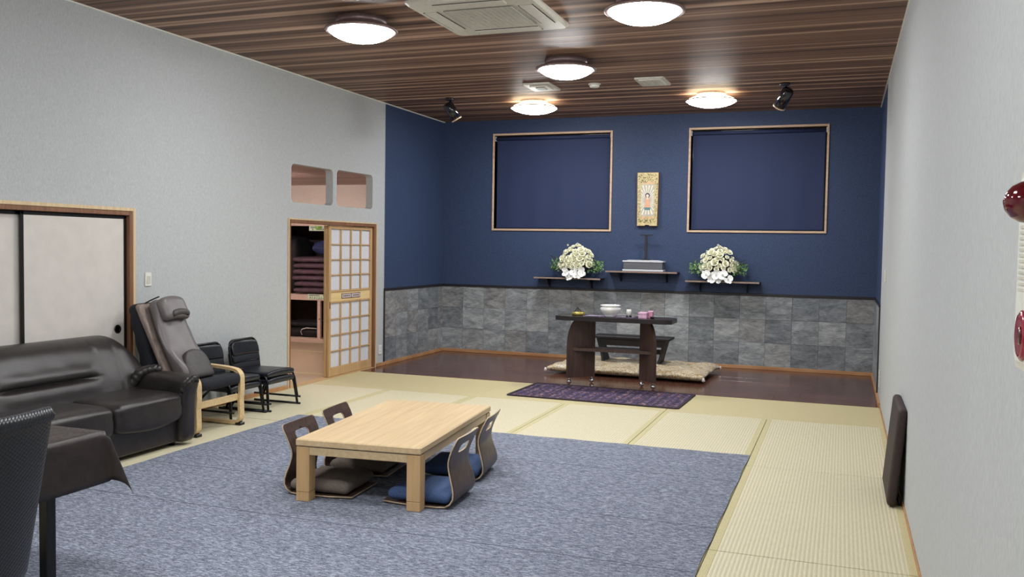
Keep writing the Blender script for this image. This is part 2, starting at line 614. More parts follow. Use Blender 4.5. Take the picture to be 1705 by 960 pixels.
def thing(name, label, cat, loc=(0, 0, 0), rz=0.0, group=None):
    o = bpy.data.objects.new(name, None)
    COL.objects.link(o)
    o.empty_display_size = 0.1
    o.location = loc
    o.rotation_euler = (0, 0, rz)
    return tag(o, label, cat, group)


def struct(o):
    o['kind'] = 'structure'
    return o


def dup(root, loc=None, rz=None, label=None):
    def cp(o, par):
        c = o.copy()
        COL.objects.link(c)
        if par is not None:
            c.parent = par
        for ch in list(o.children):
            cp(ch, c)
        return c
    kids = list(root.children)
    r = root.copy()
    COL.objects.link(r)
    for ch in kids:
        cp(ch, r)
    if loc is not None:
        r.location = loc
    if rz is not None:
        r.rotation_euler = (0, 0, rz)
    if label:
        r['label'] = label
    return r


def B(name, lo, hi, mat, parent=None, ch=0.0, loc=None):
    return G().box(lo, hi, 0, ch).done(name, mat, parent, loc, merge=False)


def rrect(u0, v0, u1, v1, r, n=5):
    out = []
    for cx, cy, a0 in ((u1 - r, v1 - r, 0), (u0 + r, v1 - r, PI / 2), (u0 + r, v0 + r, PI), (u1 - r, v0 + r, 1.5 * PI)):
        for i in range(n + 1):
            a = a0 + PI / 2 * i / n
            out.append((cx + r * math.cos(a), cy + r * math.sin(a)))
    return out


def arc(c, r, a0, a1, n, plane='xz', other=0.0):
    out = []
    for i in range(n + 1):
        a = math.radians(a0 + (a1 - a0) * i / n)
        p, q = c[0] + r * math.cos(a), c[1] + r * math.sin(a)
        out.append((p, other, q) if plane == 'xz' else ((other, p, q) if plane == 'yz' else (p, q, other)))
    return out


def frame4(name, axis, pos0, pos1, u0, v0, u1, v1, w, mat, parent, sill=True):
    """four (or three) bars around an opening; axis: the normal axis (0: yz plane, 1: xz plane)"""
    def bx(ua, va, ub, vb):
        if axis == 0:
            return (min(pos0, pos1), ua, va), (max(pos0, pos1), ub, vb)
        return (ua, min(pos0, pos1), va), (ub, max(pos0, pos1), vb)
    bars = [(u0 - w, v0 - (w if sill else 0), u0, v1 + w), (u1, v0 - (w if sill else 0), u1 + w, v1 + w), (u0, v1, u1, v1 + w)]
    if sill:
        bars.append((u0, v0 - w, u1, v0))
    for b in bars:
        lo, hi = bx(*b)
        B(name, lo, hi, mat, parent, ch=0.003)


# ------------------------------------------------------------------ floor
floor = struct(B('floor', (XL - 0.1, YF - 0.1, -0.10), (XR + 0.1, YB + 0.1, -0.035), 'subfloor'))
cols = [XL + 0.002] + [-4.52, -3.536, -2.546, -1.555, -0.608] + [XR - 0.001]
rows = [8.54, 6.625, 4.67, 2.71, 0.75, YF + 0.02]
HW = 0.047
mesh_cache = {}
for i in range(6):
    x0, x1 = cols[i], cols[i + 1]
    for j in range(5):
        y1, y0 = rows[j], rows[j + 1]
        g = 0.0045
        mat = B('tatami_mat', (x0 + HW, y0 + g, -0.034), (x1 - HW, y1 - g, 0.0), 'tatami_y', floor, ch=0.0008)
        B('border', (x0 + g / 2, y0 + g, -0.034), (x0 + HW, y1 - g, 0.0012), 'heri', mat, ch=0.002)
        B('border', (x1 - HW, y0 + g, -0.034), (x1 - g / 2, y1 - g, 0.0012), 'heri', mat, ch=0.002)
bx = [XL + 0.002, -3.536, -1.555, XR - 0.001]
for i in range(3):
    B('tatami_mat', (bx[i] + 0.0015, 8.5425, -0.034), (bx[i + 1] - 0.0015, YW - 0.002, 0.0), 'tatami_x', floor, ch=0.003)
nb = 8
pw = (YB - YW) / nb
for r in range(nb):
    y0 = YW + r * pw
    x = XL + 0.002 - random.uniform(0.1, 1.6)
    while x < XR:
        x2 = x + 1.818
        B('floor_plank', (max(x, XL + 0.002) + 0.0006, y0 + 0.0006, -0.034), (min(x2, XR - 0.002) - 0.0006, y0 + pw - 0.0006, 0.002), 'stage', floor, ch=0.0012)
        x = x2

# ------------------------------------------------------------------ walls
to_x = lambda x0: (lambda u, v, d: (d, u, v))
WT = 0.093
holes = [[(3.93, 0.0), (5.90, 0.0), (5.90, 1.79), (3.93, 1.79)], [(8.14, 0.0), (10.03, 0.0), (10.03, 1.80), (8.14, 1.80)]]
# transom openings with rounded corners, the doors are notches in the outline
outline = [(YF, 0), (3.93, 0), (3.93, 1.79), (5.90, 1.79), (5.90, 0), (8.14, 0), (8.14, 1.80), (10.03, 1.80), (10.03, 0), (YS, 0), (YS, H), (YF, H)]
win = [rrect(8.185, 1.985, 9.015, 2.395, 0.055, 5), rrect(9.10, 1.985, 9.945, 2.405, 0.055, 5)]
wall_left = struct(G().prism(outline, XL - WT, XL, lambda u, v, d: (d, u, v), holes=win).done('wall_left', 'grey_wall', merge=False))
wall_left_b = struct(B('wall_left', (XL - WT, YS, 0), (XL, YB, H), 'navy_wall'))
wall_right = struct(B('wall_right', (XR, YF, 0), (XR + WT, 10.362, H), 'grey_wall'))
wall_right_b = struct(B('wall_right', (XR, 10.362, 0), (XR + WT, YB, H), 'navy_wall'))
W1 = (-4.718, 1.803, -3.018, 3.127)
W2 = (-1.930, 1.803, -0.228, 3.127)
sq = lambda w: [(w[0], w[1]), (w[2], w[1]), (w[2], w[3]), (w[0], w[3])]
wall_back = struct(G().prism([(XL - 0.1, 0), (XR + 0.1, 0), (XR + 0.1, H), (XL - 0.1, H)], YB, YB + 0.12, lambda u, v, d: (u, d, v),
                             holes=[sq(W1), sq(W2)]).done('wall_back', 'navy_wall', merge=False))
wall_front = struct(B('wall_front', (XL - 0.1, YF - 0.1, 0), (XR + 0.1, YF, H), 'grey_wall'))

# stone tiles: three rows under the rail
NT_, tw, z0t, z1t = 18, (XR - XL) / 18, 0.046, 0.958
th = (z1t - z0t) / 3


def tile_mesh(w, h):
    key = (round(w, 3), round(h, 3))
    if key not in mesh_cache:
        g = 0.0004
        c = 0.0015
        vs = [(g, 0, g), (w - g, 0, g), (w - g, 0, h - g), (g, 0, h - g), (g + c, -0.005, g + c), (w - g - c, -0.005, g + c), (w - g - c, -0.005, h - g - c), (g + c, -0.005, h - g - c)]
        fs = [(4, 5, 6, 7), (0, 1, 5, 4), (1, 2, 6, 5), (2, 3, 7, 6), (3, 0, 4, 7), (3, 2, 1, 0)]
        me = bpy.data.meshes.new('tile')
        me.from_pydata(vs, [], fs)
        me.materials.append(M['tile'])
        mesh_cache[key] = me
    return mesh_cache[key]


for r in range(3):
    off = 0
    edges = [XL] + [XL + off + k * tw for k in range(0 if off else 1, NT_ + 1)]
    edges = [e for e in edges if e < XR - 0.02] + [XR]
    for a, b in zip(edges, edges[1:]):
        if b - a < 0.02:
            continue
        link('tile', tile_mesh(b - a, th), wall_back, (a, YB - 0.0005, z0t + r * th))
    for wall, x, y_start, sgn in ((wall_left_b, XL + 0.0005, YS, 1), (wall_right_b, XR - 0.0005, 10.362, -1)):
        L = YB - 0.007 - y_start
        e2 = [0] + [q for q in [off * 0.7 + k * tw for k in range(0, 8)] if 0.03 < q < L - 0.03] + [L]
        for a, b in zip(e2, e2[1:]):
            o = link('tile', tile_mesh(b - a, th), wall)
            if sgn > 0:
                o.location = (x, y_start + a, z0t + r * th)
                o.rotation_euler = (0, 0, PI / 2)
            else:
                o.location = (x, y_start + b, z0t + r * th)
                o.rotation_euler = (0, 0, -PI / 2)

# rails, trims, baseboards
struct(B('trim_1', (XL, YB - 0.016, 0.957), (XR, YB, ZR + 0.004), 'dark_trim', ch=0.003))
struct(B('trim_2', (XL, YS - 0.012, 0.957), (XL + 0.016, YB - 0.016, ZR + 0.004), 'dark_trim', ch=0.003))
struct(B('trim_3', (XR - 0.016, 10.35, 0.957), (XR, YB - 0.016, ZR + 0.004), 'dark_trim', ch=0.003))
struct(B('trim_4', (XL, YS - 0.014, 0.046), (XL + 0.014, YS + 0.012, 0.957), 'dark_trim', ch=0.002))
struct(B('trim_5', (XR - 0.014, 10.348, 0.046), (XR, 10.376, 0.957), 'dark_trim', ch=0.002))
struct(B('baseboard_back', (XL + 0.02, YB - 0.022, 0.002), (XR - 0.02, YB, 0.046), 'base_wood', ch=0.003))
struct(B('baseboard_left', (XL, 10.07, 0.002), (XL + 0.02, YB, 0.046), 'base_wood', ch=0.003))
struct(B('baseboard_left', (XL, 5.96, 0.0), (XL + 0.014, 8.10, 0.046), 'base_wood', ch=0.003))
struct(B('baseboard_left', (XL, YF, 0.0), (XL + 0.014, 3.86, 0.046), 'base_wood', ch=0.003))
struct(B('baseboard_right', (XR - 0.02, YW, 0.002), (XR, YB, 0.046), 'base_wood', ch=0.003))
struct(B('baseboard_right', (XR - 0.008, YF, 0.0), (XR, YW, 0.026), 'base_wood', ch=0.002))
struct(B('trim_6', (XL, YF, H - 0.012), (XL + 0.012, YB, H), 'white_plastic'))
struct(B('trim_7', (XR - 0.012, YF, H - 0.012), (XR, YB, H), 'white_plastic'))

# ceiling boards
ceiling = struct(B('ceiling', (XL - 0.1, YF - 0.1, H + 0.012), (XR + 0.1, YB + 0.1, H + 0.06), 'dark_trim'))
pitch = 0.4575
y = 7.175 - pitch * 20
while y < YB:
    a, b = max(y, YF), min(y + pitch, YB)
    if b - a > 0.02:
        o = B('ceiling_board', (XL, a + 0.0015 - a, 0), (XR, b - a - 0.0015, 0.012), 'ceiling', ceiling, ch=0.002)
        o.location = (0, a, H)
    y += pitch

# ------------------------------------------------------------------ windows in the back wall, roller blinds
for n, w in ((1, W1), (2, W2)):
    wd = struct(bpy.data.objects.new('window_%d' % n, None))
    COL.objects.link(wd)
    wd.location = (w[0], YB, w[1])
    ox, oz = w[0], w[1]
    wdt, hgt = w[2] - w[0], w[3] - w[1]
    frame4('frame_bar', 1, -0.018, 0.10, 0.0, 0.0, wdt, hgt, 0.027, 'window_wood', wd)
    B('pane', (0, 0.085, 0), (wdt, 0.09, hgt), 'glass_dark', wd)
    side = 'left' if n == 1 else 'right'
    rb = thing('roller_blind', 'navy roller blind pulled down in the %s of the two wooden window frames' % side, 'blind', (w[0], YB, w[1]), 0, 'roller blinds in the back wall windows')
    G().tube([(0.012, 0.03, hgt - 0.045), (wdt - 0.012, 0.03, hgt - 0.045)], 0.024, 12).done('roller_tube', 'navy_blind', rb)
    g = G()
    nx, nz = 26, 10
    vs, fs = [], []
    for k in range(nz + 1):
        for i in range(nx + 1):
            u = i / nx
            zz = 0.03 + (hgt - 0.075) * k / nz
            wave = 0.006 * math.sin(u * 9 * PI + 0.6 * n) * (1 - k / nz) * (0.4 + 0.6 * math.sin(PI * u))
            vs.append((0.022 + (wdt - 0.044) * u, 0.047 + wave, zz))
    for k in range(nz):
        for i in range(nx):
            a = k * (nx + 1) + i
            fs.append((a, a + 1, a + nx + 2, a + nx + 1))
    g.add(vs, fs, 0, True).done('blind_fabric', 'navy_blind', rb, merge=False)
    B('bottom_bar', (0.02, 0.036, 0.012), (wdt - 0.02, 0.056, 0.032), 'navy_blind', rb, ch=0.003)
    B('bracket', (0.002, 0.01, hgt - 0.075), (0.010, 0.06, hgt - 0.012), 'white_plastic', rb)
    B('bracket', (wdt - 0.010, 0.01, hgt - 0.075), (wdt - 0.002, 0.06, hgt - 0.012), 'white_plastic', rb)

# ------------------------------------------------------------------ sliding paper doors beside the sofa (door_1)
d1 = struct(bpy.data.objects.new('door_1', None))
COL.objects.link(d1)
d1.location = (XL, 3.93, 0)
frame4('frame_bar', 0, -WT, 0.012, 0.035, 0.0, 1.935, 1.755, 0.035, 'brown_wood', d1, sill=False)
frame4('frame_bar', 0, 0.0, 0.018, 0.0, 0.0, 1.97, 1.79, 0.028, 'pale_wood', d1, sill=False)
B('threshold', (-WT, 0.0, 0.0), (0.004, 1.97, 0.006), 'brown_wood', d1)
for k, (y0, y1, x) in enumerate(((0.92, 1.932, -0.030), (0.038, 0.99, -0.062))):
    p = B('sliding_panel', (x - 0.010, y0 + 0.02, 0.03), (x + 0.004, y1 - 0.02, 1.725), 'fusuma', d1)
    for bx_ in (((x - 0.012, y0, 0.008), (x + 0.009, y0 + 0.026, 1.75)), ((x - 0.012, y1 - 0.026, 0.008), (x + 0.009, y1, 1.75)),
                ((x - 0.012, y0, 1.727), (x + 0.009, y1, 1.752)), ((x - 0.012, y0, 0.008), (x + 0.009, y1, 0.034))):
        B('edge_strip', bx_[0], bx_[1], 'lacquer', p, ch=0.003)
    R90 = Matrix.Translation((x + 0.003, y1 - 0.095 if k == 0 else y0 + 0.10, 0.828)) @ Matrix.Rotation(PI / 2, 4, 'Y')
    G().lathe([(0.0, 0.001), (0.022, 0.001), (0.024, 0.006), (0.034, 0.007), (0.036, 0.0)], 20, X=R90).done('finger_pull', 'black_metal', p)
struct(B('trim_8', (XL - WT - 0.03, 3.85, 0), (XL - WT - 0.002, 6.0, 1.9), 'dark_inside'))

# ------------------------------------------------------------------ shoji doorway (door_2)
d2 = struct(bpy.data.objects.new('door_2', None))
COL.objects.link(d2)
d2.location = (XL, 0, 0)
frame4('frame_bar', 0, -WT, 0.008, 8.175, 0.0, 9.995, 1.765, 0.035, 'brown_wood', d2, sill=False)
frame4('frame_bar', 0, 0.0, 0.016, 8.14, 0.0, 10.03, 1.80, 0.016, 'pale_wood', d2, sill=False)
B('threshold', (-WT - 0.02, 8.14, 0.0), (0.012, 10.03, 0.007), 'door_wood', d2)


def shoji(y0, y1, x):
    """one sliding shoji panel, front face at x; children: stiles, rails, board, panes, lattice"""
    p = B('shoji_panel', (x - 0.030, y0, 0.01), (x, y0 + 0.042, 1.76), 'door_wood', d2, ch=0.002)
    B('stile', (x - 0.030, y1 - 0.042, 0.01), (x, y1, 1.76), 'door_wood', p, ch=0.002)
    ya, yb = y0 + 0.042, y1 - 0.042
    for nm, z0, z1 in (('rail', 1.722, 1.76), ('rail', 0.985, 1.01), ('rail', 0.862, 0.882), ('bottom_board', 0.01, 0.112)):
        B(nm, (x - 0.028, ya, z0), (x - 0.002, yb, z1), 'door_wood', p, ch=0.002)
    B('middle_board', (x - 0.022, ya, 0.882), (x - 0.010, yb, 0.985), 'board_light', p)
    ci = (ya + yb) / 2
    g = G()
    g.box((x - 0.010, ci - 0.215, 0.905), (x - 0.004, ci + 0.215, 0.965), 0)
    for s in (-1, 1):
        a, b = sorted((ci + s * 0.012, ci + s * 0.203))
        g.box((x - 0.006, a, 0.913), (x - 0.0025, b, 0.957), 1)
        for q in range(5):
            yy = a + (b - a) * (q + 0.7) / 5.4
            g.box((x - 0.0028, yy - 0.006, 0.916), (x - 0.0012, yy + 0.006, 0.954), 0)
        g.box((x - 0.0028, a + 0.03, 0.931), (x - 0.0012, b - 0.02, 0.940), 0)
    g.done('carved_insert', ['brown_wood', 'paper'], p, merge=False)
    lat = G()
    cw = (yb - ya) / 4
    for z0, z1 in ((1.01, 1.722), (0.112, 0.862)):
        rh = (z1 - z0) / 4
        for c in range(1, 4):
            lat.box((x - 0.022, ya + c * cw - 0.008, z0), (x - 0.003, ya + c * cw + 0.008, z1))
        for r in range(1, 4):
            lat.box((x - 0.022, ya, z0 + r * rh - 0.006), (x - 0.005, yb, z0 + r * rh + 0.006))
        for c in range(4):
            for r in range(4):
                key = ('pane', round(cw, 3), round(rh, 3))
                if key not in mesh_cache:
                    mesh_cache[key] = None
                    o = B('pane', (0, 0, 0), (0.003, cw - 0.002, rh - 0.002), 'paper', p)
                    mesh_cache[key] = o.data
                else:
                    o = link('pane', mesh_cache[key], p)
                o.location = (x - 0.026, ya + c * cw + 0.001, z0 + r * rh + 0.001)
    lat.done('lattice', 'door_wood', p, merge=False)
    return p


sh = shoji(8.985, 9.990, -0.022)
B('finger_pull', (-0.0225, 8.990, 0.80), (-0.0205, 9.012, 0.88), 'brown_wood', sh)
shoji(8.972, 9.977, -0.058)

# ------------------------------------------------------------------ the next room, seen through the doorway
NX0, NY0, NH = -9.6, 6.2, 2.45
fl2 = struct(B('floor', (NX0, NY0, -0.10), (XL - WT, YB + 0.9, -0.035), 'subfloor'))
ys = [12.05, 11.13, 9.23, 8.30, 6.4]
for i in range(4):
    for xa, xb in ((NX0, -7.52), (-7.52, XL - WT - 0.001)):
        m_ = B('tatami_mat', (xa + 0.002, ys[i + 1] + 0.045, -0.034), (xb - 0.002, ys[i] - 0.045, 0), 'tatami_next', fl2)
        B('border', (xa + 0.002, ys[i + 1] + 0.001, -0.034), (xb - 0.002, ys[i + 1] + 0.045, 0.001), 'heri', m_)
        B('border', (xa + 0.002, ys[i] - 0.045, -0.034), (xb - 0.002, ys[i] - 0.001, 0.001), 'heri', m_)
struct(B('wall_left', (NX0 - 0.1, NY0, 0), (NX0, YB + 0.1, NH), 'next_wall'))
struct(B('wall_front', (NX0 - 0.1, NY0 - 0.1, 0), (XL - WT, NY0, NH), 'next_wall'))
CX0, CX1, CZ0, CZ1 = -8.62, -6.80, 0.06, 1.82
struct(G().prism([(NX0 - 0.1, 0), (CX0, 0), (CX0, 1.91), (CX1, 1.91), (CX1, 0), (XL - WT, 0), (XL - WT, NH), (NX0 - 0.1, NH)], 12.07, 12.17,
                 lambda u, v, d: (u, d, v)).done('wall_back', 'next_wall', merge=False))
c2 = struct(B('ceiling', (NX0 - 0.1, NY0 - 0.1, NH + 0.012), (XL - WT, YB + 0.2, NH + 0.05), 'dark_trim'))
yy = NY0
while yy < 12.06:
    B('ceiling_board', (NX0, yy + 0.003, NH - 0.0), (XL - WT, min(yy + 0.3, 12.07) - 0.003, NH + 0.012), 'next_ceiling', c2, ch=0.004)
    yy += 0.3
tl = thing('tube_light', 'slim warm tube lamp on the ceiling of the next room', 'lamp', (-7.45, 9.80, NH))
B('lamp_body', (-0.62, -0.08, -0.05), (0.62, 0.08, 0.0), 'white_plastic', tl, ch=0.01)
for s in (-1, 1):
    G().tube([(-0.60, s * 0.045, -0.075), (0.60, s * 0.045, -0.075)], 0.018, 10).done('tube', 'tube_lamp', tl)

# closet in the next room
cl = thing('closet', 'built-in closet of pink unpainted wood in the next room with one shelf', 'closet', (0, 0, 0))
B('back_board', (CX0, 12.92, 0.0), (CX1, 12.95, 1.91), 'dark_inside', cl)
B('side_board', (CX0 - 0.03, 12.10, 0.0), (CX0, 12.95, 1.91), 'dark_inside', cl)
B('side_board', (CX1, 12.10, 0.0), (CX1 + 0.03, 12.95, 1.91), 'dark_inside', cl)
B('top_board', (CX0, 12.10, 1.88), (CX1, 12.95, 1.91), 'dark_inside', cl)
B('header', (CX0, 12.055, 1.82), (CX1, 12.13, 1.905), 'pink_wood', cl, ch=0.003)
B('shelf_board', (CX0, 12.09, 0.730), (CX1, 12.92, 0.752), 'pink_wood', cl)
B('shelf_rail', (CX0, 12.055, 0.665), (CX1, 12.10, 0.742), 'pink_wood', cl, ch=0.003)
B('post', (-7.640, 12.065, 0.07), (-7.585, 12.11, 0.665), 'pink_wood', cl, ch=0.003)
B('bottom_board', (CX0, 12.06, 0.0), (CX1, 12.92, 0.07), 'pink_wood', cl, ch=0.003)
G().tube([(-7.60, 12.064, 0.38), (-7.60, 12.050, 0.38)], 0.010, 8).done('door_stop', 'brown_wood', cl)


def soft(size, seed=0, pinch=0.35, puff=0.0, wr=0.006):
    ph = seed * 1.7
    def fn(p):
        u, v = p.x / (size[0] / 2), p.y / (size[1] / 2)
        e = max(abs(u), abs(v))
        k = 1 - pinch * max(0.0, e) ** 4
        z = p.z * k + puff * (1 - u * u) * (1 - v * v) * (1 if p.z > 0 else -0.4)
        z += wr * math.sin(9 * u + ph) * math.sin(7 * v + 2 * ph)
        x = p.x * (1 - 0.03 * (1 - v * v) ** 1 + 0.02 * abs(v) ** 6)
        y = p.y * (1 - 0.03 * (1 - u * u) ** 1 + 0.02 * abs(u) ** 6)
        return (x, y, z)
    return fn


for k in range(6):
    names = ['lowest', 'second lowest', 'third lowest', 'third from the top', 'second from the top', 'topmost']
    sx = 0.72
    g = G().rbox((sx, 0.68, 0.098), 0.045, (12, 12, 6), soft((sx, 0.68), k * 2 + 1, 0.35, 0.004, 0.005))
    o = g.done('floor_cushion', 'zabuton', None, (-7.77 + 0.02 * math.sin(k * 2.1), 12.46 + 0.01 * math.cos(k), 0.815 + 0.0955 * k))
    o.rotation_euler = (0, 0, 0.05 * math.sin(k * 3))
    tag(o, 'plum quilted floor cushion, %s of the stack on the closet shelf' % names[k], 'cushion', 'plum cushions stacked in the closet')
o = G().rbox((0.62, 0.5, 0.22), 0.1, (12, 10, 8), soft((0.62, 0.5), 3, 0.6, 0.03, 0.012)).done('cloth_bundle', 'navy_cloth', None, (-7.56, 12.46, 1.475))
tag(o, 'navy blue cloth bundle lying on top of the plum cushion stack', 'bundle')
o = G().rbox((0.5, 0.6, 0.9), 0.15, (10, 10, 12), soft((0.5, 0.6), 5, 0.2, 0.0, 0.02)).done('storage_bag', 'black_bag', None, (-8.37, 12.50, 1.205))
tag(o, 'tall black storage bag left of the plum cushion stack', 'bag')
o = thing('folded_bag', 'flat folded black bag with white piping under the closet shelf', 'bag', (-8.0, 12.40, 0.07))
G().rbox((0.66, 0.5, 0.15), 0.06, (12, 10, 6), soft((0.66, 0.5), 2, 0.3, 0.02, 0.008), X=Matrix.Translation((0, 0, 0.075))).done('bag_body', 'black_bag', o)
G().rbox((0.60, 0.46, 0.09), 0.04, (12, 10, 6), soft((0.60, 0.46), 4, 0.3, 0.02, 0.008), X=Matrix.Translation((0, 0, 0.20))).done('bag_flap', 'black_bag', o)
G().tube([(0.30, -0.258, 0.15), (0.12, -0.262, 0.152), (0.04, -0.264, 0.13), (0.02, -0.266, 0.09), (0.04, -0.262, 0.04)], 0.008, 6).done('piping', 'white_cloth', o)
o = G().rbox((0.42, 0.5, 0.2), 0.09, (10, 10, 8), soft((0.42, 0.5), 6, 0.5, 0.03, 0.01)).done('white_cushion', 'white_cloth', None, (-7.22, 12.42, 0.165))
tag(o, 'white cushion on the closet floor right of the wooden post', 'cushion')
o = G().rbox((0.40, 0.44, 0.14), 0.06, (10, 10, 6), soft((0.40, 0.44), 8, 0.5, 0.02, 0.01)).done('black_cushion', 'black_bag', None, (-7.25, 12.40, 0.385))
tag(o, 'black cushion lying on the white cushion in the closet', 'cushion')


def sign(name, x0, x1, z0, z1, y, label, rows_):
    s = thing(name, label, 'sign', (x0, y, z0))
    w, h = x1 - x0, z1 - z0
    B('card', (0, -0.003, 0), (w, 0, h), 'card', s)
    g = G()
    for zz, hh, n, mi in rows_:
        for i in range(n):
            if random.random() < 0.12:
                continue
            a = 0.03 + (w - 0.06) * i / n
            b = a + (w - 0.06) / n * 0.72
            g.box((a, -0.0045, zz * h), (b, -0.003, (zz + hh * 0.3) * h), mi)
            g.box(((a + b) / 2 - 0.003, -0.0045, zz * h), ((a + b) / 2 + 0.003, -0.003, (zz + hh) * h), mi)
            g.box((a, -0.0045, (zz + hh * 0.7) * h), (b, -0.003, (zz + hh) * h), mi)
    g.done('lettering', ['ink', 'card_green'], s, merge=False)['kind'] = 'stuff'
    return s


s1 = sign('notice_card', -7.78, -7.48, 1.745, 1.825, 12.050, 'white and green notice card hanging from the closet top beam', [(0.15, 0.3, 9, 0), (0.55, 0.3, 9, 0)])
B('green_patch', (0.11, -0.0042, 0.02), (0.22, -0.003, 0.075), 'card_green', s1)
s2 = sign('notice_card', -7.80, -7.47, 0.685, 0.765, 12.050, 'pale green notice card fixed on the closet shelf edge', [(0.65, 0.25, 10, 0)])
g = G()
for i in range(7):
    g.prism([(0.03 + i * 0.04, 0.01), (0.06 + i * 0.04, 0.012), (0.05 + i * 0.04, 0.045)], -0.0042, -0.003, lambda u, v, d: (u, d, v), mi=i % 2)
g.done('drawing', ['art_teal', 'card_green'], s2, merge=False)

# ------------------------------------------------------------------ ceiling lamps
def lamp_parts(t, kind):
    rim_m = 'bronze' if kind == 'bronze' else 'pearl'
    if kind == 'bronze':
        G().lathe([(0.0, 0.0), (0.205, 0.0), (0.20, -0.05), (0.0, -0.05)], 32).done('base_plate', 'bronze', t)
        G().lathe([(0.19, -0.042), (0.245, -0.062), (0.288, -0.082), (0.292, -0.092), (0.286, -0.100), (0.262, -0.100), (0.25, -0.085), (0.19, -0.055)], 40).done('rim', rim_m, t)
        dome = [(0.262, -0.098), (0.24, -0.118), (0.20, -0.142), (0.15, -0.162), (0.09, -0.176), (0.04, -0.182), (0.0, -0.183)]
    else:
        G().lathe([(0.0, 0.0), (0.17, 0.0), (0.17, -0.03), (0.0, -0.03)], 32).done('base_plate', 'pearl', t)
        G().lathe([(0.165, -0.028), (0.24, -0.056), (0.288, -0.080), (0.284, -0.084), (0.16, -0.04)], 40).done('rim', 'lamp_upper', t)
        G().lathe([(0.286, -0.078), (0.294, -0.084), (0.292, -0.092), (0.282, -0.090)], 40).done('rim_ring', 'bronze', t)
        dome = [(0.284, -0.090), (0.25, -0.112), (0.20, -0.130), (0.14, -0.145), (0.07, -0.154), (0.0, -0.157)]
    G().lathe(dome, 40).done('diffuser', 'lamp', t)


GL = 'round ceiling lamps'
la = thing('ceiling_light', 'bronze-rimmed round ceiling lamp left of the air conditioner', 'lamp', (-3.67, 6.42, H), 0, GL)
lamp_parts(la, 'bronze')
dup(la, (-1.39, 6.47, H), label='bronze-rimmed round ceiling lamp right of the air conditioner, cut by the top edge')
dup(la, (-2.545, 8.36, H), label='bronze-rimmed round ceiling lamp in front of the two vents and smoke detector')
lb = thing('ceiling_light', 'white round ceiling lamp above the left navy window blind', 'lamp', (-3.63, 10.60, H), 0, GL)
lamp_parts(lb, 'pearl')
dup(lb, (-1.475, 10.60, H), label='white round ceiling lamp near the right spotlight above the right blind')
for p, w in (((-2.545, 4.2), 'over the low oak table, just above the photo'), ((-3.67, 2.2), 'over the cloth-covered table, outside the photo'),
             ((-1.39, 2.2), 'nearest the fire alarm, outside the photo'), ((-2.545, 0.2), 'beside and behind the camera, outside the photo')):
    dup(la, (p[0], p[1], H), label='bronze-rimmed round ceiling lamp ' + w)

# ------------------------------------------------------------------ air conditioner cassette
ac = thing('air_conditioner', 'cream four-way cassette air conditioner in the striped wood ceiling', 'air conditioner', (-2.605, 6.53, H))
AX, AY = 0.49, 0.52
g = G()
oct_ = rrect(-AX, -AY, AX, AY, 0.05, 3)
n = len(oct_)
g.prism(oct_, -0.018, -0.002, lambda u, v, d: (u, v, d))
inn = rrect(-AX + 0.02, -AY + 0.02, AX - 0.02, AY - 0.02, 0.05, 3)
vs = [(p[0], p[1], -0.018) for p in oct_] + [(p[0], p[1], -0.036) for p in inn]
fs = [(i, (i + 1) % n, (i + 1) % n + n, i + n) for i in range(n)] + [tuple(range(n, 2 * n))]
g.add(vs, fs, 0, False)
g.done('panel', 'cream_plastic', ac)
gr = G().prism(rrect(-0.27, -0.29, 0.29, 0.27, 0.01, 2), -0.043, -0.034, lambda u, v, d: (u, v, d)).done('grille', 'grey_plastic', ac)
g = G()
for i in range(26):
    yv = -0.275 + 0.53 * i / 25
    g.box((-0.255, yv - 0.004, -0.047), (0.275, yv + 0.004, -0.042))
for i in range(14):
    xv = -0.255 + 0.53 * i / 13
    g.box((xv - 0.003, -0.28, -0.0465), (xv + 0.003, 0.262, -0.042))
g.done('grille_bars', 'cream_plastic', gr, merge=False)
for a in range(4):
    Rz = Matrix.Rotation(a * PI / 2, 4, 'Z')
    dist = 0.395 if a % 2 == 0 else 0.375
    G().box((-0.27, -dist - 0.055, -0.044), (0.27, -dist + 0.045, -0.034), 0, 0.004, X=Rz).done('louvre', 'cream_plastic', ac, merge=False)
    g = G()
    g.box((-0.27, -dist + 0.046, -0.040), (0.27, -dist + 0.052, -0.035), 0, X=Rz)
    g.box((-0.28, -dist - 0.062, -0.040), (0.28, -dist - 0.056, -0.035), 0, X=Rz)
    g.done('slot', 'dark_trim', ac, merge=False)

for x, label in ((-3.215, 'square cream ceiling vent left of the smoke detector'), (-1.965, 'square cream ceiling vent right of the smoke detector')):
    vt = thing('ceiling_vent', label, 'vent', (x, 9.64, H), 0, 'ceiling vents')
    G().prism(rrect(-0.155, -0.22, 0.155, 0.22, 0.01, 2), -0.018, 0.0, lambda u, v, d: (u, v, d)).done('frame', 'cream_plastic', vt)
    if x < -3:
        G().prism(rrect(-0.10, -0.13, 0.10, 0.13, 0.01, 2), -0.028, -0.017, lambda u, v, d: (u, v, d)).done('cover', 'cream_plastic', vt)
        G().prism(rrect(-0.05, -0.07, 0.05, 0.07, 0.01, 2), -0.034, -0.027, lambda u, v, d: (u, v, d)).done('core', 'grey_plastic', vt)
    else:
        G().prism(rrect(-0.12, -0.18, 0.12, 0.18, 0.01, 2), -0.023, -0.017, lambda u, v, d: (u, v, d)).done('cover', 'white_plastic', vt)
        g = G()
        for i in range(10):
            g.box((-0.11 + i * 0.0225, -0.17, -0.027), (-0.10 + i * 0.0225, 0.17, -0.022))
        g.done('slats', 'cream_plastic', vt, merge=False)
sd = thing('smoke_detector', 'small round cream smoke detector on the ceiling between the two vents', 'detector', (-2.609, 9.65, H))
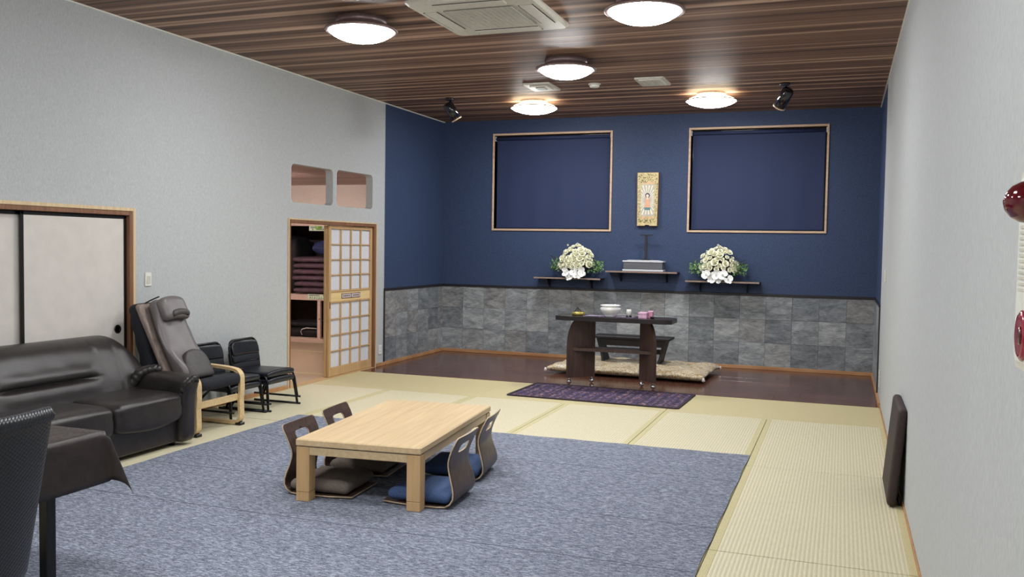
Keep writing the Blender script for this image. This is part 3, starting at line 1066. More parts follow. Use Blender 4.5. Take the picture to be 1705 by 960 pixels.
G().lathe([(0.0, 0.0), (0.068, 0.0), (0.068, -0.012), (0.0, -0.012)], 24).done('base', 'cream_plastic', sd)
G().lathe([(0.05, -0.011), (0.055, -0.03), (0.045, -0.04), (0.0, -0.042)], 24).done('sensor_head', 'white_plastic', sd)

# spotlights
def spotlight(x, y, aim, label):
    s = thing('spotlight', label, 'spotlight', (x, y, H), 0, 'black ceiling spotlights')
    G().lathe([(0.0, 0.0), (0.052, 0.0), (0.055, -0.022), (0.04, -0.03), (0.0, -0.03)], 20).done('base', 'black_gloss', s)
    G().tube([(0.01, 0, -0.028), (0.014, 0, -0.105)], 0.008, 8).done('stem', 'chrome', s)
    d = Vector(aim).normalized()
    q = Vector((0, 0, -1)).rotation_difference(d).to_matrix().to_4x4()
    X = Matrix.Translation((0.014, 0, -0.125)) @ q @ Matrix.Scale(1.15, 4)
    can = G().lathe([(0.0, 0.065), (0.04, 0.062), (0.055, 0.045), (0.057, -0.13), (0.050, -0.13), (0.048, -0.11), (0.0, -0.11)], 24, X=X @ Matrix.Translation((0, 0, 0))).done('can', 'black_gloss', s)
    G().lathe([(0.050, -0.127), (0.059, -0.127), (0.059, -0.141), (0.050, -0.141), (0.050, -0.127)], 24, X=X).done('ring', 'copper', s)
    G().lathe([(0.0, -0.128), (0.049, -0.128), (0.049, -0.120), (0.0, -0.120)], 24, X=X).done('lens', 'spot_lens', s)
    return s


spotlight(-4.557, 10.11, (0.50, 0.35, -0.95), 'black ceiling spotlight with pale lens over the left end of the blue alcove')
spotlight(-0.637, 10.135, (-0.55, 0.62, -0.9), 'black ceiling spotlight with copper ring over the right end of the blue alcove')

# ------------------------------------------------------------------ wall fittings
sw = thing('light_switch', 'white light switch plate on the grey wall beside the sliding paper doors', 'switch', (XL, 6.08, 1.225))
G().box((0, -0.037, -0.058), (0.010, 0.037, 0.058), 0, 0.004).done('plate', 'white_plastic', sw, merge=False)
G().box((0.010, -0.022, -0.035), (0.014, 0.022, 0.030), 0, 0.002).done('rocker', 'cream_plastic', sw, merge=False)
so = thing('wall_outlet', 'white wall outlet low on the grey strip right of the shoji door', 'outlet', (XL, 10.165, 0.21))
G().box((0, -0.037, -0.06), (0.010, 0.037, 0.06), 0, 0.004).done('plate', 'white_plastic', so, merge=False)
g = G()
for dz in (-0.02, 0.02):
    g.box((0.0098, -0.008, dz - 0.006), (0.0108, -0.005, dz + 0.006)).box((0.0098, 0.005, dz - 0.006), (0.0108, 0.008, dz + 0.006))
g.done('slots', 'dark_trim', so, merge=False)['kind'] = 'stuff'
so = thing('wall_outlet', 'white wall outlet low on the right wall at the alcove edge', 'outlet', (XR, 9.92, 0.258))
G().box((-0.010, -0.037, -0.09), (0, 0.037, 0.09), 0, 0.004).done('plate', 'white_plastic', so, merge=False)
g = G()
for dz in (-0.04, 0.0, 0.04):
    g.box((-0.0108, -0.008, dz - 0.006), (-0.0098, -0.005, dz + 0.006)).box((-0.0108, 0.005, dz - 0.006), (-0.0098, 0.008, dz + 0.006))
g.done('slots', 'dark_trim', so, merge=False)['kind'] = 'stuff'
sw = thing('light_switch', 'white light switch plate on the right wall near the alcove', 'switch', (XR, 9.37, 1.32))
G().box((-0.010, -0.037, -0.058), (0, 0.037, 0.058), 0, 0.004).done('plate', 'white_plastic', sw, merge=False)
G().box((-0.014, -0.022, -0.035), (-0.010, 0.022, 0.030), 0, 0.002).done('rocker', 'cream_plastic', sw, merge=False)

fa = thing('fire_alarm', 'white fire alarm panel with dark red lamp and red push button on the right wall', 'alarm', (XR, 2.155, 1.52))
G().prism(rrect(-0.16, -0.222, 0.16, 0.215, 0.02, 4), -0.022, 0.0, lambda u, v, d: (d, u, v)).done('panel', 'cream_plastic', fa)
G().prism(rrect(-0.145, -0.205, 0.145, 0.20, 0.02, 4), -0.026, -0.021, lambda u, v, d: (d, u, v)).done('cover', 'white_plastic', fa)
g = G()
for i in range(12):
    g.box((-0.0285, -0.10, -0.05 + i * 0.0125), (-0.0255, 0.115, -0.044 + i * 0.0125))
g.done('speaker_slats', 'cream_plastic', fa, merge=False)
Rm = Matrix.Translation((-0.02, 0.028, 0.142)) @ Matrix.Rotation(-PI / 2, 4, 'Y') @ Matrix.Diagonal((1.05, 1.05, 0.82, 1))
G().lathe([(0.043, 0.0), (0.044, 0.012), (0.041, 0.03), (0.032, 0.05), (0.018, 0.064), (0.006, 0.069), (0.0, 0.07)], 28, X=Rm).done('warning_lamp', 'maroon', fa)
Rm = Matrix.Translation((-0.022, 0.045, -0.145)) @ Matrix.Rotation(-PI / 2, 4, 'Y')
bt = G().lathe([(0.056, 0.0), (0.055, 0.008), (0.046, 0.013), (0.026, 0.010), (0.0, 0.009)], 28, X=Rm).done('push_button', 'red_button', fa)
G().lathe([(0.02, 0.0085), (0.020, 0.0125), (0.0, 0.013)], 20, X=Rm).done('button_core', 'maroon', bt)

# ------------------------------------------------------------------ carpet
rug = thing('carpet', 'large blue-grey streaked carpet spread over the tatami under the low table', 'carpet', (0, 0, 0))
g = G()
rx0, rx1, ry0, ry1 = -4.56, -0.612, 2.4, 6.93
N = 40
top = [(rx0 + (rx1 - rx0) * i / N, ry1 + 0.006 * math.sin(i * 1.3) - 0.02 * (1 - i / N)) for i in range(N + 1)]
right = [(rx1 + 0.004 * math.sin(i * 1.1), ry1 - (ry1 - ry0) * i / N) for i in range(1, N + 1)]
left = [(rx0 + 0.005 * math.sin(i * 0.9), ry0 + (ry1 - 0.02 - ry0) * i / N) for i in range(0, N)]
poly = top + right + left
g.prism(poly, 0.0014, 0.008, lambda u, v, d: (u, v, d), mi=0, mi_side=1)
g.done('carpet_pile', ['carpet', 'carpet_edge'], rug)
for k, yy in enumerate((6.10, 5.02, 4.28)):
    B('seam', (rx0 + 0.02, yy - 0.004, 0.0078), (rx1 - 0.01, yy + 0.004, 0.0084), 'carpet_seam', rug)

# ------------------------------------------------------------------ low oak table
tb = thing('low_table', 'low square-legged oak table standing on the blue-grey carpet', 'table', (-2.712, 5.335, 0.0086), math.radians(5.6))
TX, TY, TH = 0.398, 0.735, 0.375
G().box((-TX, -TY, TH - 0.042), (TX, TY, TH), 0, 0.006).done('tabletop', 'oak', tb, merge=False)
G().box((-TX + 0.012, -TY + 0.012, TH - 0.047), (TX - 0.012, TY - 0.012, TH - 0.042)).done('spacer', 'wenge_dark', tb, merge=False)
LW = 0.088
for sx in (-1, 1):
    B('apron', (min(sx * (TX - 0.01), sx * (TX - 0.035)), -TY + LW, TH - 0.093), (max(sx * (TX - 0.01), sx * (TX - 0.035)), TY - LW, TH - 0.047), 'oak', tb)
    for sy in (-1, 1):
        lx0, lx1 = sorted((sx * (TX - 0.004), sx * (TX - LW)))
        ly0, ly1 = sorted((sy * (TY - 0.004), sy * (TY - LW)))
        lg = G().box((lx0, ly0, 0.056), (lx1, ly1, TH - 0.047), 0, 0.003).done('leg', 'oak_leg', tb, merge=False)
        G().box((lx0 + 0.0005, ly0 + 0.0005, 0.0), (lx1 - 0.0005, ly1 - 0.0005, 0.0545), 0, 0.002).done('leg_extension', 'oak_leg', lg, merge=False)
for sy in (-1, 1):
    a, b = sorted((sy * (TY - 0.01), sy * (TY - 0.035)))
    B('apron', (-TX + LW, a, TH - 0.093), (TX - LW, b, TH - 0.047), 'oak', tb)

# ------------------------------------------------------------------ floor chairs of bent plywood
def prof_pts():
    """side profile of the seat shell: list of (x, z); the sitter faces +x"""
    p = [(0.235, 0.012), (0.10, 0.010), (-0.02, 0.008), (-0.12, 0.008), (-0.165, 0.012)]
    seat_n = len(p)
    p += [(-0.196, 0.030), (-0.214, 0.060), (-0.217, 0.092), (-0.210, 0.13), (-0.196, 0.175), (-0.186, 0.215), (-0.183, 0.245), (-0.186, 0.275), (-0.1935, 0.300), (-0.1970, 0.3095),
          (-0.1978, 0.3118), (-0.1986, 0.3145), (-0.2000, 0.319), (-0.2040, 0.328), (-0.208, 0.338), (-0.2125, 0.348), (-0.2165, 0.357), (-0.2185, 0.3615), (-0.2197, 0.3642), (-0.2205, 0.3665), (-0.229, 0.380), (-0.237, 0.398), (-0.242, 0.409), (-0.2455, 0.417), (-0.247, 0.421)]
    return p, seat_n


def half_width(i, z, seat_n, m):
    if i < 1:
        return 0.185
    if i < seat_n:
        return 0.205
    w = 0.205 - 0.028 * math.exp(-((z - 0.22) / 0.10) ** 2) - 0.008 * max(0, (z - 0.28) / 0.14)
    top = 0.421
    d = top - z
    if d < 0.022:
        w -= 0.022 - math.sqrt(max(0.0, 0.022 ** 2 - (0.022 - d) ** 2))
    return w


def shell(kind):
    p, sn = prof_pts()
    rng = range(0, sn) if kind == 'seat' else range(sn - 1, len(p))
    U = 8
    vs, fs, ids = [], [], {}

    def hole(z):
        zc, hh, hw = 0.338, 0.0265, 0.080
        d = abs(z - zc)
        if d >= hh or kind == 'seat':
            return 0.0
        return hw - 0.02 + 0.02 * math.sqrt(max(0.0, 1 - max(0.0, (d - hh + 0.02) / 0.02) ** 2))
    for r in rng:
        x, z = p[r]
        w = half_width(r, z, sn, len(p))
        h = hole(z)
        for side in (-1, 1):
            for k in range(U + 1):
                y = side * (h + (w - h) * k / U)
                bend = 0.22 * max(0, min(1, (z - 0.05) / 0.2)) * y * y * 4
                ids[(r, side, k)] = len(vs)
                vs.append((x + bend * 0.28, y, z))
    rl = list(rng)
    for a, b in zip(rl, rl[1:]):
        for side in (-1, 1):
            for k in range(U):
                q = (ids[(a, side, k)], ids[(b, side, k)], ids[(b, side, k + 1)], ids[(a, side, k + 1)])
                fs.append(q if side > 0 else tuple(reversed(q)))
    g = G()
    g.add(vs, fs, 0, True)
    return g


def add_solid(o, t=0.009):
    md = o.modifiers.new('thickness', 'SOLIDIFY')
    md.thickness = t
    md.offset = 0
    md.use_rim = True
    md.material_offset_rim = 1
    md.use_even_offset = True


GZ, GC = 'bentwood floor chairs', 'cushions on the floor chairs'
zs = thing('floor_chair', '', 'chair', (-2.318, 4.94, 0.009), math.radians(180 + 4), GZ)
add_solid(shell('seat').done('seat', ['ply_dark', 'ply_edge'], zs))
add_solid(shell('back').done('backrest', ['ply_dark', 'ply_edge'], zs))
zs['label'] = 'bentwood floor chair with blue cushion nearest the camera, right of low table'
dup(zs, (-2.405, 5.575, 0.009), math.radians(180 + 8), 'bentwood floor chair with blue cushion right of low table, farther from camera')
dup(zs, (-2.985, 4.885, 0.009), math.radians(4), 'bentwood floor chair with taupe cushion at near left of low table')
dup(zs, (-3.035, 5.415, 0.009), math.radians(6), 'bentwood floor chair with taupe cushion at far left of low table')
ck = lambda: G().rbox((0.40, 0.40, 0.085), 0.04, (14, 14, 6), soft((0.40, 0.40), 2, 0.3, 0.012, 0.002))
for (x, y, rz, m, lab) in ((-2.325, 4.94, 4, 'cushion_blue', 'blue square cushion on the floor chair right of table, nearest camera'),
                           (-2.415, 5.575, 8, 'cushion_blue', 'blue square cushion on the far right floor chair, in table shadow'),
                           (-2.97, 4.885, 4, 'cushion_grey', 'taupe square cushion on the near left floor chair, beside the front table leg'),
                           (-3.02, 5.415, 6, 'cushion_grey', 'taupe square cushion on the far left floor chair, under the table')):
    o = ck().done('seat_cushion', m, None, (x, y, 0.0665))
    o.rotation_euler = (0, 0, math.radians(rz))
    tag(o, lab, 'cushion', GC)

# ------------------------------------------------------------------ sofa
sf = thing('sofa', 'dark brown leather three-seat sofa along the sliding paper doors', 'sofa', (0, 0, 0))
SY0, SY1 = 3.30, 5.73
B('base', (-5.30, 3.46, 0.035), (-4.69, 5.505, 0.26), 'leather', sf, ch=0.01)


def backfn(p):
    yy = p.y + (SY0 + SY1) / 2
    zz = p.z
    tz = (zz + 0.30) / 0.60            # 0 at the bottom, 1 at the top
    x = p.x - 0.26 * tz
    if p.x > 0:
        x += 0.035 * math.sin(PI * min(1, max(0, tz)))
        d = (zz - 0.03) / 0.013
        for ya, yb in ((4.33, 5.10), (3.42, 4.12)):
            e = 1 / (1 + math.exp(-(yy - ya) / 0.025)) * 1 / (1 + math.exp((yy - yb) / 0.025))
            x -= 0.05 * math.exp(-d * d) * e
            x += 0.022 * math.exp(-((d - 4.5) / 3.2) ** 2) * e + 0.008 * math.exp(-((d + 4.5) / 3.2) ** 2) * e
        for ys_ in (5.17, 5.36, 4.22):
            x -= 0.007 * math.exp(-((yy - ys_ - 0.06 * (tz - 0.5)) / 0.014) ** 2)
        x += 0.0015 * math.sin(yy * 23 + zz * 13) * math.sin(zz * 17 + yy * 5)
    # top right corner is rounded off
    dy = yy - 5.40
    z2 = zz
    if dy > 0 and tz > 0.3:
        z2 -= 2.6 * dy * dy * (tz - 0.3) / 0.7
    return (x, p.y, z2)


G().rbox((0.24, SY1 - SY0, 0.60), 0.105, (8, 110, 80), backfn, X=Matrix.Translation((-5.125, (SY0 + SY1) / 2, 0.515))).done('backrest', 'leather', sf)


def seatfn(p):
    u = p.y / 0.34
    f = max(0.0, p.x / 0.27)
    z = p.z
    if p.z < 0:
        z -= 0.045 * (1 - u * u) * f ** 3
    z += 0.018 * (1 - u ** 4) * (1 if p.z > 0 else 0) - 0.02 * f ** 4 * (1 if p.z > 0 else 0)
    x = p.x + 0.022 * (1 - u * u) * f
    if p.x > 0.2 and abs(p.z - 0.045) < 0.02:
        x -= 0.006
    return (x, p.y, z)


for k in range(3):
    yc = 3.46 + 0.34 + k * 0.682
    G().rbox((0.54, 0.676, 0.20), 0.055, (16, 18, 10), seatfn, X=Matrix.Translation((-4.905, yc, 0.312))).done('seat_cushion', 'leather', sf)


def armfn(s):
    def fn(p):
        tz = (p.z + 0.25) / 0.5
        y = p.y + s * 0.02 * tz ** 2
        x = p.x
        z = p.z
        if tz > 0.8:
            z += 0.02 * math.cos((p.x + 0.05) * 4)
            y += s * 0.015 * math.sin(p.x * 30) * 0.2
        if p.x > 0.2:
            x += 0.02 * math.exp(-((tz - 0.9) / 0.15) ** 2)
        return (x, y, z)
    return fn


for yc, s in ((5.552, 1), (3.39, -1)):
    G().rbox((0.58, 0.165, 0.50), 0.055, (22, 12, 18), armfn(s), X=Matrix.Translation((-4.915, yc, 0.275))).done('armrest', 'leather', sf)
    if s > 0:
        ym = lambda q: q
    else:
        ym = lambda q: 3.39 - (q - 5.552)
    for ctl, r0 in (([(-5.15, 5.45, 0.30), (-5.13, 5.45, 0.39), (-5.095, 5.462, 0.465), (-5.06, 5.49, 0.522), (-5.02, 5.53, 0.552), (-4.97, 5.565, 0.562), (-4.93, 5.585, 0.552)], 0.040),
                    ([(-4.685, 5.474, 0.34), (-4.655, 5.486, 0.42), (-4.615, 5.51, 0.48), (-4.600, 5.55, 0.515), (-4.605, 5.59, 0.515), (-4.62, 5.622, 0.47)], 0.021)):
        pts = []
        for i in range(len(ctl) - 1):
            for k in range(10):
                f_ = k / 10
                pts.append(tuple(ctl[i][j] * (1 - f_) + ctl[i + 1][j] * f_ if j != 1 else ym(ctl[i][1] * (1 - f_) + ctl[i + 1][1] * f_) for j in range(3)))
        G().tube(pts, r0, 10, rf=lambda q, r0=r0: r0 * (0.55 + 0.55 * math.sin(PI * (0.15 + 0.75 * q))) + 0.0016 * math.sin(q * 62)).done('ruffled_trim', 'leather', sf)
for x in (-4.76, -5.25):
    for y in (3.52, 5.50):
        G().lathe([(0.022, 0.0), (0.026, 0.04)], 12, loc=(x, y, 0.0)).done('foot', 'black_metal', sf)

# ------------------------------------------------------------------ bentwood armchair with massage cushion
ar = thing('armchair', 'bent birch armchair with black cushions between sofa and stacked black chairs', 'chair', (0, 0, 0))
for yc in (5.80, 6.345):
    path = [(-5.30, yc, 0.50), (-5.11, yc, 0.492), (-4.95, yc, 0.485), (-4.86, yc, 0.478)] + [(p[0], yc, p[2]) for p in arc((-4.83, 0.40), 0.072, 90, 8, 5)] + \
           [(-4.757, yc, 0.30), (-4.765, yc, 0.22), (-4.76, yc, 0.10)] + [(p[0], yc, p[2]) for p in arc((-4.82, 0.078), 0.06, 0, -90, 5)] + [(-5.0, yc, 0.020), (-5.36, yc, 0.022)]
    sfm = G().tube(path, 0, flat=(0.058, 0.024)).done('side_frame', 'birch', ar)
    B('rubber_foot', (-4.80, yc - 0.032, 0.0), (-4.745, yc + 0.032, 0.024), 'black_metal', sfm, ch=0.004)
    G().tube([(-5.29, yc, 0.50), (-5.33, yc, 0.25), (-5.36, yc, 0.03)], 0, flat=(0.05, 0.022)).done('rear_leg', 'birch', ar)
B('stretcher', (-4.792, 5.826, 0.215), (-4.772, 6.318, 0.272), 'birch', ar, ch=0.004)
B('stretcher', (-5.34, 5.826, 0.215), (-5.32, 6.318, 0.265), 'birch', ar, ch=0.004)
G().rbox((0.52, 0.50, 0.10), 0.045, (12, 12, 6), lambda p: (p.x, p.y, p.z + 0.02 * math.sin(p.x * 3) - 0.03 * (p.x < -0.1) * 0), X=Matrix.Translation((-4.985, 6.07, 0.375)) @ Matrix.Rotation(math.radians(-4), 4, 'Y')).done('seat_pad', 'black_cloth', ar)
d_ = Vector((-0.33, 0, 0.72)).normalized()


def tilt(base, d, yc):
    zax = Vector(d).normalized()
    yax = Vector((0, 1, 0))
    xax = yax.cross(zax).normalized()
    m_ = Matrix((xax, yax, zax)).transposed().to_4x4()
    return Matrix.Translation((base[0], yc, base[1])) @ m_


XB = tilt((-5.215, 0.42), (-0.20, 0, 0.72), 5.985)
G().rbox((0.13, 0.46, 0.66), 0.055, (6, 14, 22), lambda p: (p.x + 0.006 * math.cos(p.z * 40) * (1 if p.x > 0 else -1), p.y, p.z), X=XB @ Matrix.Translation((0, 0, 0.31))).done('back_pad', 'black_cloth', ar)

mc = thing('massage_cushion', 'grey leather massage seat back with headrest leaning on the birch armchair', 'massage cushion', (0, 0, 0))
XM = tilt((-4.940, 0.435), (-0.335, 0, 0.645), 5.955)


def padfn(p):
    t_ = (p.z + 0.35) / 0.70
    w = 1.0 + 0.08 * math.sin(PI * t_) - 0.35 * max(0, t_ - 0.6)
    x = p.x + (0.035 * math.exp(-((t_ - 0.12) / 0.16) ** 2) if p.x > 0 else 0) - 0.02 * math.sin(PI * t_) * (p.x > 0)
    if p.x > 0:
        x += 0.005 * math.sin(p.y * 40 + t_ * 9) * math.sin(PI * t_)
        x -= 0.010 * math.exp(-((p.y - 0.09 - 0.10 * t_) / 0.018) ** 2) * (t_ < 0.85)
    return (x, p.y * w, p.z)


G().rbox((0.10, 0.335, 0.72), 0.045, (6, 18, 26), padfn, X=XM @ Matrix.Translation((0.02, 0.0, 0.34))).done('back_cushion', 'grey_leather', mc)
G().rbox((0.05, 0.335, 0.74), 0.022, (4, 10, 16), None, X=XM @ Matrix.Translation((-0.075, -0.035, 0.345))).done('side_cover', 'taupe', mc)
hr = G().rbox((0.085, 0.285, 0.19), 0.042, (8, 16, 10), lambda p: (p.x + 0.02 * (1 - (p.y / 0.155) ** 2), p.y, p.z - 0.028 * (1 - (p.y / 0.155) ** 2) * (p.z > 0) * -1 + 0.02 * (1 - (p.y / 0.155) ** 2) * (p.z < 0)),
             X=XM @ Matrix.Translation((0.078, 0.0, 0.575))).done('headrest', 'grey_leather', mc)
G().rbox((0.06, 0.20, 0.055), 0.026, (6, 12, 6), lambda p: (p.x, p.y, p.z + 0.02 * (1 - (p.y / 0.10) ** 2)), X=XM @ Matrix.Translation((0.122, 0.012, 0.525))).done('neck_pad', 'dark_grey_mesh', mc)
G().rbox((0.06, 0.29, 0.23), 0.028, (6, 14, 10), lambda p: (p.x + 0.012 * (1 - (p.y / 0.145) ** 2), p.y * (1 - 0.35 * max(0, p.z / 0.115) ** 2), p.z + 0.02 * (1 - (p.y / 0.145) ** 2) * (p.z > 0)), X=XM @ Matrix.Translation((0.079, 0.012, 0.085))).done('lumbar_mesh', 'dark_grey_mesh', mc)
G().tube([tuple(XM @ Vector((-0.09 + 0.16 * q, -0.12 + 0.04 * q, 0.712 + 0.004 * math.sin(q * PI)))) for q in [i / 8 for i in range(9)]], 0.006, 6).done('top_piping', 'dark_trim', mc)

# ------------------------------------------------------------------ stacked low black chairs
def low_chair(label, loc):
    c = thing('low_chair', label, 'chair', loc, 0, 'stacked low black chairs')
    G().rbox((0.39, 0.43, 0.05), 0.023, (12, 12, 5), lambda p: (p.x * (1 - 0.0), p.y * (0.94 + 0.06 * (p.x / 0.195)), p.z + 0.012 * (1 - (p.y / 0.215) ** 2) * (p.z > 0)), X=Matrix.Translation((0.035, 0, 0.265))).done('seat', 'black_vinyl', c)
    fr = G()
    top = []
    for p in arc((-0.135, 0.485), 0.075, 180, 90, 6, 'yz'):
        top.append((0, p[1], p[2]))
    top = [(-0.165, -0.205, 0.24), (-0.185, -0.21, 0.36), (-0.205, -0.21, 0.485)] + [(-0.205 - 0.22 * (p[2] - 0.485), p[1], p[2]) for p in top[1:]]
    mir = [(x, -y, z) for x, y, z in reversed(top)]
    fr.tube(top + mir, 0.0115, 8)
    fr.done('back_frame', 'black_metal', c)
    bp = G()
    bp.rbox((0.035, 0.40, 0.135), 0.017, (4, 16, 8), lambda p: (p.x - 0.22 * p.z - 0.03 * (1 - (p.y / 0.2) ** 2) + 0.012, p.y * (1 - 0.10 * max(0, p.z / 0.0675) ** 3), p.z - 0.015 * (p.y / 0.2) ** 4 * (p.z > 0)), X=Matrix.Translation((-0.200, 0, 0.485)))
    bp.done('backrest', 'black_vinyl', c)
    bp = G()
    bp.rbox((0.028, 0.395, 0.062), 0.013, (4, 16, 4), lambda p: (p.x - 0.22 * p.z - 0.03 * (1 - (p.y / 0.2) ** 2) + 0.012, p.y, p.z), X=Matrix.Translation((-0.182, 0, 0.385)))
    bp.done('lower_backrest', 'black_cloth', c)
    for s in (-1, 1):
        G().tube([(0.17, s * 0.205, 0.262), (0.205, s * 0.213, 0.245), (0.218, s * 0.218, 0.20), (0.243, s * 0.235, 0.014)], 0.0115, 8).done('leg', 'black_metal', c)
        G().tube([(-0.02, s * 0.200, 0.245), (-0.10, s * 0.218, 0.16), (-0.17, s * 0.235, 0.014)], 0.0115, 8).done('leg', 'black_metal', c)
        G().tube([(-0.25, s * 0.235, 0.011), (0.275, s * 0.235, 0.011)], 0.010, 8).done('runner', 'black_metal', c)
    return c


c0 = low_chair('low black padded chair, lower of the stack nearest the shoji doorway', (-5.145, 7.165, 0.0))
dup(c0, (-5.145, 7.165, 0.066), label='low black padded chair, upper of the stack nearest the shoji doorway')
dup(c0, (-5.165, 6.655, 0.0), label='low black padded chair, lower of the stack beside the birch armchair')
dup(c0, (-5.165, 6.655, 0.066), label='low black padded chair, upper of the stack beside the birch armchair')

# ------------------------------------------------------------------ table with dark cloth and woven chair at the left edge
TX0, TX1, TY0, TY1, TZ = -3.76, -3.06, 1.55, 3.11, 0.70
dt = thing('dining_table', 'table under a dark brown damask cloth at the left edge', 'table', ((TX0 + TX1) / 2, (TY0 + TY1) / 2, 0.0))
cx, cy = (TX0 + TX1) / 2, (TY0 + TY1) / 2
B('tabletop', (TX0 - cx + 0.004, TY0 - cy + 0.004, TZ - 0.028), (TX1 - cx - 0.004, TY1 - cy - 0.004, TZ - 0.003), 'wenge_dark', dt)
for lx in (TX0 + 0.045, TX1 - 0.045):
    for ly in (TY0 + 0.28, TY1 - 0.27):
        G().box((lx - cx - 0.024, ly - cy - 0.024, 0.0082), (lx - cx + 0.024, ly - cy + 0.024, TZ - 0.028), 0, 0.004).done('leg', 'black_metal', dt, merge=False)
g = G()
OV = 0.225
NU, NV, NO = 20, 40, 10
us = [-(NO - i) / NO * OV for i in range(NO)] + [(TX1 - TX0) * i / NU for i in range(NU + 1)] + [(TX1 - TX0) + OV * (i + 1) / NO for i in range(NO)]
vv = [-(NO - i) / NO * OV for i in range(NO)] + [(TY1 - TY0) * i / NV for i in range(NV + 1)] + [(TY1 - TY0) + OV * (i + 1) / NO for i in range(NO)]


def clothpos(u, v):
    wx, wy = TX1 - TX0, TY1 - TY0
    du = u - wx if u > wx else (u if u < 0 else 0)
    dv = v - wy if v > wy else (v if v < 0 else 0)
    x = TX0 + min(max(u, 0), wx)
    y_ = TY0 + min(max(v, 0), wy)
    z = TZ + 0.0008
    if du == 0 and dv == 0:
        return (x, y_, z)
    su, sv = (1 if du > 0 else -1), (1 if dv > 0 else -1)
    a, b = abs(du), abs(dv)
    if a > 0 and b > 0:
        rho = math.hypot(a, b)
        phi = math.atan2(b, a)
        fl = math.sin(2 * phi) ** 0.9
        k = rho * (0.30 * fl)
        drop = math.sqrt(max(0, rho * rho - k * k)) * (0.96 + 0.0 * fl)
        return (x + su * (k * math.cos(phi) + 0.007 + 0.03 * a), y_ + sv * (k * math.sin(phi) + 0.007 + 0.03 * b), z - drop)
    if a > 0:
        rip = 0.010 * math.sin(v * 5.2 + 0.6) * (a / OV)
        return (x + su * (0.007 + 0.03 * a + rip * 0.6), y_, z - a)
    rip = 0.010 * math.sin(u * 8.0) * (b / OV)
    return (x, y_ + sv * (0.007 + 0.03 * b + rip), z - b)


vs = [clothpos(u, v) for v in vv for u in us]
nu = len(us)
fs = [(j * nu + i, j * nu + i + 1, (j + 1) * nu + i + 1, (j + 1) * nu + i) for j in range(len(vv) - 1) for i in range(nu - 1)]
o = g.add(vs, fs, 0, True).done('tablecloth', 'damask')
md = o.modifiers.new('thickness', 'SOLIDIFY')
md.thickness = 0.0015
md.offset = 1
tag(o, 'dark brown damask tablecloth with drooping corner on the table at left edge', 'tablecloth')

wc = thing('woven_chair', 'black woven vinyl dining chair with tall back at the left edge, cropped', 'chair', (-2.70, 2.05, 0.008))
XW = Matrix.Translation((0.165, 0, 0.41)) @ Matrix.Rotation(math.radians(10.0), 4, 'Y')
G().rbox((0.05, 0.475, 0.57), 0.022, (5, 16, 16), lambda p: (p.x - 0.05 * (p.y / 0.24) ** 2, p.y * (0.95 + 0.05 * (p.z / 0.28)), p.z - 0.012 * (p.y / 0.24) ** 2 * (p.z > 0)), X=XW @ Matrix.Translation((0, 0, 0.275))).done('backrest', 'woven', wc)
g = G()
for st in range(4):
    pts = []
    for i in range(121):
        yq = -0.232 + 0.464 * i / 120
        an = st * PI / 2 + yq * 110
        pts.append(tuple(XW @ Vector((-0.05 * (yq / 0.24) ** 2 + 0.016 * math.cos(an), yq, 0.560 - 0.012 * (yq / 0.24) ** 2 + 0.013 * math.sin(an)))))
    g.tube(pts, 0.0125, 6)
g.done('braided_edge', 'black_vinyl', wc)
G().rbox((0.44, 0.43, 0.09), 0.035, (10, 10, 5), None, X=Matrix.Translation((-0.075, 0, 0.425))).done('seat', 'woven', wc)
for sx in (-0.24, 0.15):
    for sy in (-0.19, 0.19):
        G().box((sx - 0.02, sy - 0.02, 0.0), (sx + 0.02, sy + 0.02, 0.38), 0, 0.003).done('leg', 'black_metal', wc, merge=False)

# ------------------------------------------------------------------ dark pad leaning on the right wall
pdn = thing('leaning_pad', 'dark brown padded folding floor seat leaning against the right wall on tatami', 'cushion', (0, 0, 0))
lo, hi = Vector((0.315, 0, 0.012)), Vector((0.372, 0, 0.60))
XP = tilt((0.322, 0.004), (0.052, 0, 0.60), 6.20)
G().rbox((0.055, 0.66, 0.60), 0.024, (5, 14, 14), lambda p: (p.x, p.y, p.z - 0.03 * (p.y / 0.33) * (p.z / 0.3) * 0 + 0.0), X=XP @ Matrix.Translation((0, 0, 0.302))).done('padded_board', 'pad_brown', pdn)
G().tube([tuple(XP @ Vector((0.03, -0.26, 0.07))), (0.372, 5.93, 0.03), (0.376, 5.93, 0.012)], 0.012, 8).done('support_foot', 'black_metal', pdn)

# ------------------------------------------------------------------ purple mat, altar table, cushion, low desk
mt = thing('prayer_mat', 'purple patterned mat with dark border in front of the altar table', 'mat', (-2.335, 9.175, 0.002), math.radians(-1.6))
G().prism(rrect(-0.89, -0.455, 0.89, 0.455, 0.03, 4), 0.0, 0.007, lambda u, v, d: (u, v, d)).done('woven_field', 'purple_mat', mt)
g = G()
g.prism(rrect(-0.905, -0.47, 0.905, 0.47, 0.04, 5), 0.0, 0.010, lambda u, v, d: (u, v, d), holes=[rrect(-0.87, -0.435, 0.87, 0.435, 0.03, 5)])
g.done('border', 'mat_border', mt)

